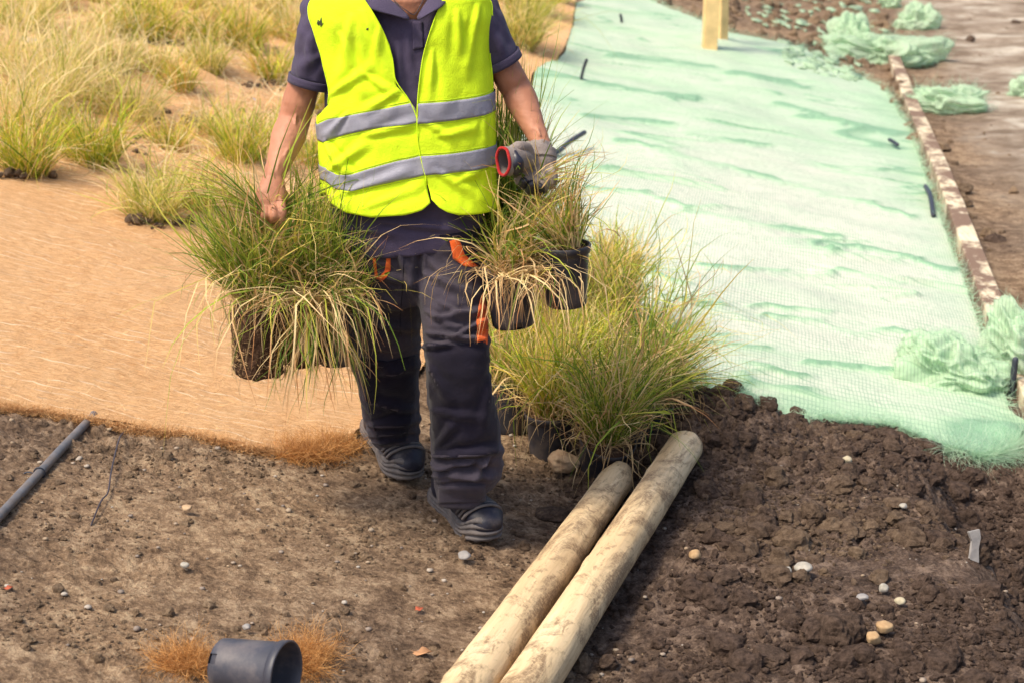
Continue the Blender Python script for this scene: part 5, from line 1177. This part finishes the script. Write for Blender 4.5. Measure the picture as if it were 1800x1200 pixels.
# ---------- worn glove on the left hand (picture right)
gl = [seg([PR(949, 266, 5.19), PR(949, 275, 5.185), PR(950, 288, 5.175), PR(947, 302, 5.165)], [(.037, .040), (.039, .042), (.043, .038), (.041, .028)], 26, 6)]
def gf(pts, r0): return seg([PR(*p) for p in pts], [r0, r0 * 1.03, r0 * .98, r0 * .88][:len(pts)], 14, 6)
gl += [gf([(967, 296, 5.155), (972, 313, 5.140), (968, 324, 5.15), (962, 327, 5.185)], .0128), gf([(954, 303, 5.145), (957, 322, 5.130), (954, 333, 5.145), (949, 333, 5.18)], .0135),
       gf([(941, 303, 5.145), (942, 321, 5.128), (938, 331, 5.145), (934, 329, 5.18)], .0135), gf([(928, 299, 5.150), (926, 315, 5.133), (921, 324, 5.15), (919, 320, 5.18)], .0128)]
gl += [gf([(930, 276, 5.175), (917, 290, 5.150), (911, 305, 5.140), (912, 318, 5.145)], .0145)]
gme = union(gl, .0034, 4, .45); v, n = get(gme); U, Vv = proj(v); rib = .0010 * np.sin(U * 2.4) + .0014 * pn3(v * 60, 5)
setv(gme, v + n * rib[:, None]); go = link('work_glove', gme, M_KNIT, person); go['label'] = 'grey knitted glove worn on the left hand'
v, f = sweep([PR(950, 256, 5.195), PR(949, 261, 5.193), PR(949, 270, 5.190), PR(949, 279, 5.185)], [(.0365, .041), (.0385, .043), (.040, .044), (.0415, .044)], 36, 4, False, (0, 1, 0), True); c_ = link('knit_cuff', mesh_np('knit_cuff', v, f), M_KNIT, go); m_ = c_.modifiers.new('s', 'SOLIDIFY'); m_.thickness = .0035
fp = [gf([(936, 325, 5.124), (933, 333, 5.14), (930, 331, 5.17)], .0142), gf([(951, 328, 5.128), (950, 335, 5.142), (946, 334, 5.17)], .0140), gf([(922, 319, 5.130), (918, 325, 5.148), (916, 321, 5.175)], .0134)]
simple_obj('palm_coating', fp, M_RUBBER, go)
# ---------- the spare glove held in that hand
sg = empty('work_glove', PR(900, 285, 5.10), 'folded spare grey glove with a red-bound cuff, held in the gloved hand', 'glove')
oc = PR(884, 284, 5.075); gp = [oc, PR(896, 283, 5.09), PR(908, 281, 5.11), PR(920, 279, 5.13), PR(930, 282, 5.15)]
v, f = sweep(gp, [(.036, .026), (.036, .027), (.034, .025), (.028, .022), (.02, .018)], 36, 6, False, (.25, -.3, 0.05), True)
# frames: opening plane faces left and towards the viewer
v = v + (.0018 * pn3(v * 35, 3))[:, None]; o = link('glove_body', mesh_np('glove_body', v, f), M_KNIT, sg); m_ = o.modifiers.new('s', 'SOLIDIFY'); m_.thickness = .0025
rim = v[:36] + (.0022 * pn3(v[:36] * 45, 2))[:, None]; rr_ = [tuple(q) for q in rim] + [tuple(rim[0])]; vv, ff = sweep(rr_[::2] + [rr_[1]], [.0042] * 20, 10, 2, False, (1, .4, 0)); link('cuff_binding', mesh_np('cuff_binding', vv, ff), M_RED, sg)
v, f = sweep([PR(903, 272, 5.078), PR(908, 284, 5.072), PR(909, 298, 5.078), PR(905, 308, 5.09)], [(.012, .010), (.018, .014), (.017, .014), (.010, .009)], 20, 6, True, (0, 1, 0)); v = v + (.004 * pn3(v * 40, 6))[:, None]; link('palm_coating', mesh_np('palm_coating', v, f), M_RUBBER, sg)
v, f = sweep([PR(900, 263, 5.10), PR(914, 259, 5.11), PR(927, 262, 5.13), PR(928, 285, 5.14), PR(920, 305, 5.13)], [(.012, .010), (.016, .012), (.014, .012), (.016, .014), (.012, .01)], 20, 6, True, (0, 1, 0)); v = v + (.003 * pn3(v * 50, 6))[:, None]; link('glove_finger', mesh_np('glove_finger', v, f), M_KNIT, sg)
# ================================================================== POTTED GRASSES
def thin(sets, seed=0):
    """leave out most blades that would grow straight through the hands"""
    out = []; rs = np.random.RandomState(seed)
    for V, F, T in sets:
        m = None
        # blades are equal runs of vertices; find the run length from the face list
        d = np.diff(F[:, 0]); br = np.nonzero(d > 2)[0]; per = (int(br[0]) + 2) * 2 if len(br) else len(V)
        nb = len(V) // per; W_ = V.reshape(nb, per, 3); U, Y_ = proj(W_); front = W_[..., 1] < 5.26
        bad = ((U > 452) & (U < 506) & (Y_ > 190) & (Y_ < 378) & front) | ((U > 864) & (U < 982) & (Y_ > 235) & (Y_ < 332) & front) | ((U > 505) & (U < 600) & (Y_ > 150) & (Y_ < 250) & front)
        bad = bad.any(1) & (rs.rand(nb) > .10); keep = ~bad
        # few blades may cross the vest and the trouser leg
        c2 = ((U > 610) & (U < 850) & (Y_ > 150) & (Y_ < 390) & front).any(1) & (rs.rand(nb) > .45); keep &= ~c2
        c3 = ((U > 690) & (U < 866) & (Y_ > 400) & front).any(1) & (rs.rand(nb) > .16); keep &= ~c3
        W_ = W_[keep]; T = T.reshape(nb, per)[keep].ravel(); k = len(W_); fb = per // 2 - 1
        b = ((np.arange(k) * per)[:, None] + (np.arange(fb) * 2)[None]).ravel(); out.append((W_.reshape(-1, 3), np.stack([b, b + 1, b + 3, b + 2], 1), T))
    return out
def at_pot(o, loc, rot):
    o.matrix_basis = Matrix.Translation(loc) @ rot
def rotm(tx, ty, rz=0): return Matrix.Rotation(rz, 4, 'Z') @ Matrix.Rotation(ty, 4, 'Y') @ Matrix.Rotation(tx, 4, 'X')
def plant(loc, r, h, kind, label, seed, tx=0, ty=0, blades_=700, L=.36, tilt=.8, droop=1.2, mat=None, straw=.15, strawb=250, straw_hang=.2, group=None, wid=.0044, extra=None, lean=(0, 0), tl=1.0, ground=None, topl=1.0):
    e = empty('potted_grass' if kind == 'pot' else 'grass_plug', loc, label, 'potted plant' if kind == 'pot' else 'grass plant', group)
    M4 = rotm(tx, ty, seed * .7)
    if kind == 'pot':
        o = pot_obj(e, 'pot', r, h); at_pot(o, loc, M4)
        v, f = ico(3); v = v * np.array([r - .006, r - .006, .012]); v[:, 2] += .006 * pn3(v * 60, seed); so_ = link('potting_soil', mesh_np('potting_soil', v, f), M_ROOT, e); at_pot(so_, loc, M4 @ Matrix.Translation((0, 0, h - .018)))
        top = Vector(loc) + (M4 @ Vector((0, 0, h - .012)))
    else:
        v, f = lathe([(0, 0), (r * .6, 0), (r * .84, .004), (r * .88, .012), (r * .90, h * .3), (r * .94, h * .6), (r * .97, h * .85), (r * .93, h * .95), (r * .7, h + .004), (0, h + .008)], 64)
        v2, f2 = v, f; mm = link('root_ball', mesh_np('root_ball', v, f), M_ROOT, e); sb = mm.modifiers.new('b', 'SUBSURF'); sb.levels = sb.render_levels = 2
        dg = bpy.context.evaluated_depsgraph_get(); me2 = bpy.data.meshes.new_from_object(mm.evaluated_get(dg)); mm.modifiers.clear(); mm.data = me2
        v, n = get(me2); v = v + n * (.0045 * pn3(v * 45, seed) + .0025 * np.abs(pn3(v * np.array([120, 120, 60]), seed + 1)) + .013 * pn3(v * 14, seed + 2) + .004 * pn3(v * 90, seed + 3))[:, None]; setv(me2, v)
        me2.polygons.foreach_set('use_smooth', [True] * len(me2.polygons)); at_pot(mm, loc, M4)
        rs_ = np.random.RandomState(seed + 5); nn_ = 420; a = rs_.rand(nn_) * 6.283; zz = rs_.rand(nn_) * h; base = np.stack([np.cos(a) * r * .95, np.sin(a) * r * .95, zz], 1)
        Vr, Fr, Tr = strands(rs_, base, np.stack([-np.sin(a) + np.cos(a) * .2, np.cos(a) + np.sin(a) * .2, rs_.randn(nn_)], 1), .06 * (.4 + rs_.rand(nn_)), 7, .0011, .35, rs_.rand(nn_) * .7)
        # hold roots to the surface of the ball
        rad = np.hypot(Vr[:, 0], Vr[:, 1]); k_ = (r * (.93 + .09 * rs_.rand(len(Vr)))) / np.maximum(rad, 1e-5); Vr[:, 0] *= k_; Vr[:, 1] *= k_; Vr[:, 2] = np.clip(Vr[:, 2], -.004, h)
        ro = link('roots', mesh_np('roots', Vr, Fr, {'tint': Tr}), M_STRAW, e); at_pot(ro, loc, M4)
        top = Vector(loc) + (M4 @ Vector((0, 0, h)))
    ax = (M4.to_3x3() @ Vector((0, 0, 1)))
    ln = (lean[0] + ax.x * .8, lean[1] + ax.y * .8)
    ss = [grass(blades_, top, r * .62, L, tilt, droop, seed + 100, wid, ln, tl, straw=straw, ground=ground),
          grass(blades_ // 3, top, r * .5, L * 1.25, tilt * .7, droop * .7, seed + 101, wid * .8, ln, tl, straw=straw, ground=ground)]
    if extra: ss += extra
    if not ground: ss = thin(ss, seed)
    blades('blades', ss, mat or M_GR_G, e)
    if strawb:
        s3 = grass(strawb, top, r * .95, L * .78, 1.1, 3.2, seed + 102, wid * .75, (0, 0), 1, up0=.3, ground=ground, mess=4.5); blades('dry_blades', thin([s3]) if not ground else [s3], M_STRAW, e)
    return e
def bundle(n, a, grip, seed, r0=.03, rg=.014, flare=.28, spread=.5, wid=.0042, up=(0, 0, 1), droop=1.0, tl=1.0, straw=.2):
    """blades rising from a, pinched at the grip and flaring out beyond it"""
    rs = np.random.RandomState(seed); a = np.array(list(a)); g = np.array(list(grip)); th = rs.rand(n) * 6.283
    b0 = a + np.stack([np.cos(th), np.sin(th), 0 * th], 1) * (r0 * np.sqrt(rs.rand(n)))[:, None]; gg = g + rs.randn(n, 3) * rg * np.array([1, .7, .5])
    mid = (b0 + gg) / 2 + np.stack([np.cos(th), np.sin(th), 0 * th], 1) * .012; d = np.array(up, float) + np.stack([np.cos(th), np.sin(th), 0 * th], 1) * spread * (.3 + rs.rand(n))[:, None]; d /= np.linalg.norm(d, axis=1)[:, None]
    ln = flare * (.4 + .8 * rs.rand(n)); pts = [b0, mid, gg]; p = gg.copy()
    for k in range(5):
        d = d + np.array([0, 0, -1]) * (.06 + .10 * k) * droop * rs.rand(n)[:, None]; d /= np.linalg.norm(d, axis=1)[:, None]; p = p + d * (ln / 5)[:, None]; pts.append(p.copy())
    pts = np.stack(pts, 1); m = pts.shape[1]; tan = np.gradient(pts, axis=1); side = np.cross(tan, rs.randn(n, 1, 3)); side /= np.linalg.norm(side, axis=2)[..., None] + 1e-9
    wv = (wid * (.5 + .8 * rs.rand(n)))[:, None, None] * np.array([.8, 1, 1, 1, .9, .7, .45, .12])[None, :, None]; V = np.stack([pts - side * wv / 2, pts + side * wv / 2], 2).reshape(-1, 3)
    bb = ((np.arange(n) * m * 2)[:, None] + (np.arange(m - 1) * 2)[None]).ravel(); F = np.stack([bb, bb + 1, bb + 3, bb + 2], 1); t0 = rs.rand(n) * .6 * tl; t0 = np.where(rs.rand(n) < straw, .8 + .12 * rs.rand(n), t0)
    T = np.repeat(t0[:, None] + .2 * np.linspace(0, 1, m)[None] ** 3, 2, axis=1).ravel(); return V, F, np.clip(T, 0, 1)
gC = 'grass plants carried by the worker'
gripR = PR(475, 384, 5.125); gripL = PR(930, 330, 5.165)
# carried in the bare hand
a0 = PR(455, 655, 5.11); t0_ = PR(452, 535, 5.11)
plant(a0, .073, .185, 'plug', 'carried bare root ball farthest left under the bare hand', 201, 0, -.06, 430, .36, .50, 1.0, straw=.2, strawb=60, group=gC, lean=(-.14, -.05), extra=[bundle(330, t0_, gripR, 1, .05, .013, .30, .9, up=(-.5, .1, .9)), grass(130, t0_, .05, .40, .5, .8, 777, .004, (-.55, -.1), .9)])
a1 = PR(548, 634, 5.18); t1_ = PR(548, 530, 5.14)
plant(a1, .075, .165, 'plug', 'carried bare root ball hanging second from left, draped with dry blades', 202, 0, .05, 460, .40, .60, 1.2, straw=.3, strawb=300, group=gC, lean=(.02, -.06), extra=[grass(150, t1_ + Vector((.02, -.09, -.01)), .055, .27, .5, .5, 797, .0036, (.05, -.1), 1, straw=.6, up0=2.3, mess=2.0), bundle(280, t1_, gripR, 2, .045, .015, .28, .9, up=(.6, .2, .9)), grass(90, t1_ + Vector((.02, -.05, .03)), .06, .62, .5, 2.6, 796, .0036, (.1, -.3), 1, straw=.5, up0=.9, mess=2.5), grass(160, t1_ + Vector((.02, -.03, 0)), .05, .42, .7, 3.6, 790, .003, (.15, -.5), 1, straw=.6, up0=.3), grass(140, t0_ + Vector((.0, -.03, 0)), .05, .30, .7, 3.2, 791, .003, (.25, -.5), 1, straw=.6, up0=.3), grass(190, t1_, .05, .46, .32, .5, 778, .0032, (0.02, .1), .7)])
a2 = PR(596, 636, 5.19); t2_ = PR(590, 535, 5.19)
plant(a2, .068, .150, 'pot', 'black pot of grass carried on the bare hand side next to the trouser leg', 203, 0, .06, 260, .36, .8, 1.1, straw=.25, strawb=150, group=gC, lean=(.12, -.1), extra=[grass(120, t2_, .05, .34, 1.0, 1.5, 779, .0026, (.5, -.4), 1.3, straw=.5)])
# carried in the gloved hand
b0 = PR(903, 572, 5.16); tt0 = PR(905, 470, 5.16)
plant(b0, .070, .155, 'pot', 'lower carried black pot buried under hanging dry blades beside the thigh', 211, 0, .10, 400, .33, .9, 1.4, straw=.2, strawb=640, group=gC, lean=(.0, -.1), extra=[grass(330, tt0 + Vector((0, -.05, -.01)), .07, .34, .6, 3.6, 795, .0034, (0, -.35), 1, straw=.85, up0=.7, mess=3.5), bundle(380, tt0, gripL, 4, .04, .014, .22, 1.0, up=(.2, -.2, .8))])
b1 = PR(996, 536, 5.10); tt1 = PR(1000, 428, 5.10)
plant(b1, .066, .165, 'pot', 'carried black pot with clean rim hanging below the glove', 212, 0, .05, 240, .24, .7, .9, straw=.5, strawb=26, group=gC, lean=(-.25, .15), extra=[bundle(380, tt1, gripL, 5, .03, .014, .24, 1.0, up=(.5, -.1, .8), straw=.3), grass(160, gripL + Vector((.03, 0, -.06)), .03, .30, 1.0, .9, 782, .0026, (.5, 0), 1.1, straw=.3)])
b2 = PR(893, 520, 5.33); tt2 = PR(893, 430, 5.30)
plant(b2, .068, .155, 'pot', 'carried pot of tall upright blades rising behind the vest and glove', 213, 0, .0, 200, .30, .5, .6, straw=.1, strawb=60, group=gC, extra=[grass(330, tt2, .06, .50, .13, .2, 783, .0036, (0, .05), .6), grass(70, tt2, .06, .62, .12, .35, 784, .0030, (.06, .05), 1.2, straw=.2)])

# standing on the ground beside the poles
gG = 'pots of grass standing beside the poles'
gp = [ # u, v, r, h, tx, ty, nblades, L, tilt, droop, mat, label
 (892, 755, .078, .165, 0, -.12, 360, .30, .6, .9, 'Y', 'black pot of grass standing right behind the front trouser leg', 90, .35),
 (968, 800, .080, .150, 0, .04, 700, .36, .6, .9, 'Y', 'black pot of grass in the middle of the front row', 110, .2),
 (1052, 838, .085, .165, .10, .42, 700, .38, .75, 1.1, 'G', 'tilted black pot of grass at the poles broken tip', 110, .15),
 (1112, 770, .080, .15, -.1, .35, 720, .40, .95, 1.5, 'G', 'pot of grass behind the tip of the longer pole', 200, .15),
 (1030, 745, .080, .15, 0, 0, 760, .36, .6, .9, 'Y', 'pot of grass hidden in the middle of the group', 100, .12),
 (935, 715, .080, .15, 0, 0, 760, .38, .6, .9, 'Y', 'pot of grass in the second row behind the front leg', 200, .2),
 (1060, 655, .085, .16, 0, .0, 820, .37, .6, .9, 'Y', 'tall golden grass in the third row of pots', 60, .2),
 (985, 640, .085, .16, 0, .0, 700, .36, .5, .8, 'Y', 'pot of golden grass behind the hanging carried pots', 60, .2),
 (1085, 575, .085, .16, 0, .1, 760, .35, .75, 1.0, 'Y', 'farthest pot of rusty golden grass against the green mat', 60, .3),
 (1150, 700, .080, .15, 0, .45, 640, .42, 1.0, 1.6, 'Y', 'rightmost pot of grass tucked against the soil heap', 120, .15),
 (880, 655, .080, .15, 0, 0, 420, .32, .8, 1.2, 'Y', 'pot of dry grass seen just behind the knee', 260, .4),
]
for i, (u, v, r, h_, tx, ty, nb, L_, ti, dr_, mk, lab, sb_, st_) in enumerate(gp):
    p = hit(u, v); p.z -= .006
    plant(p, r, h_, 'pot', lab, 230 + i, tx, ty, int(nb * .5), L_ * (.78, .92, 1.0, .86)[i % 4], ti, dr_, M_GR_Y if (mk == 'Y' and i % 3) else M_GR_G, st_ + .12, sb_, group=gG, ground=1, tl=1.0 if mk == 'Y' else .85,
          extra=[grass(90, p + Vector((0, 0, h_)), .06, L_ * 1.35, .95, 1.5, 830 + i, .0042, (.30, -.12), 1.0, straw=.35, ground=1, mess=3.0), grass(60, p + Vector((0, 0, h_)), .06, L_ * .9, 1.1, 2.2, 860 + i, .004, (.05, -.3), 1.0, straw=.7, ground=1, mess=3.0)])
# fallen pot at the bottom
fp_ = empty('plant_pot', hit(430, 1190), 'empty black pot lying on its side at the bottom of the picture', 'pot')
r, h = .072, .168
o = pot_obj(fp_, 'pot_shell', r, h); o.data.materials[0] = M_POT_SKYLIT
bc = hit(388, 1214); bc.z += .062
d = Vector((.90, -.36, .02)).normalized()
o.matrix_basis = Matrix.Translation(bc + Vector((0, 0, .004))) @ d.to_track_quat('Z', 'Y').to_matrix().to_4x4() @ Matrix.Rotation(.75, 4, 'Z')
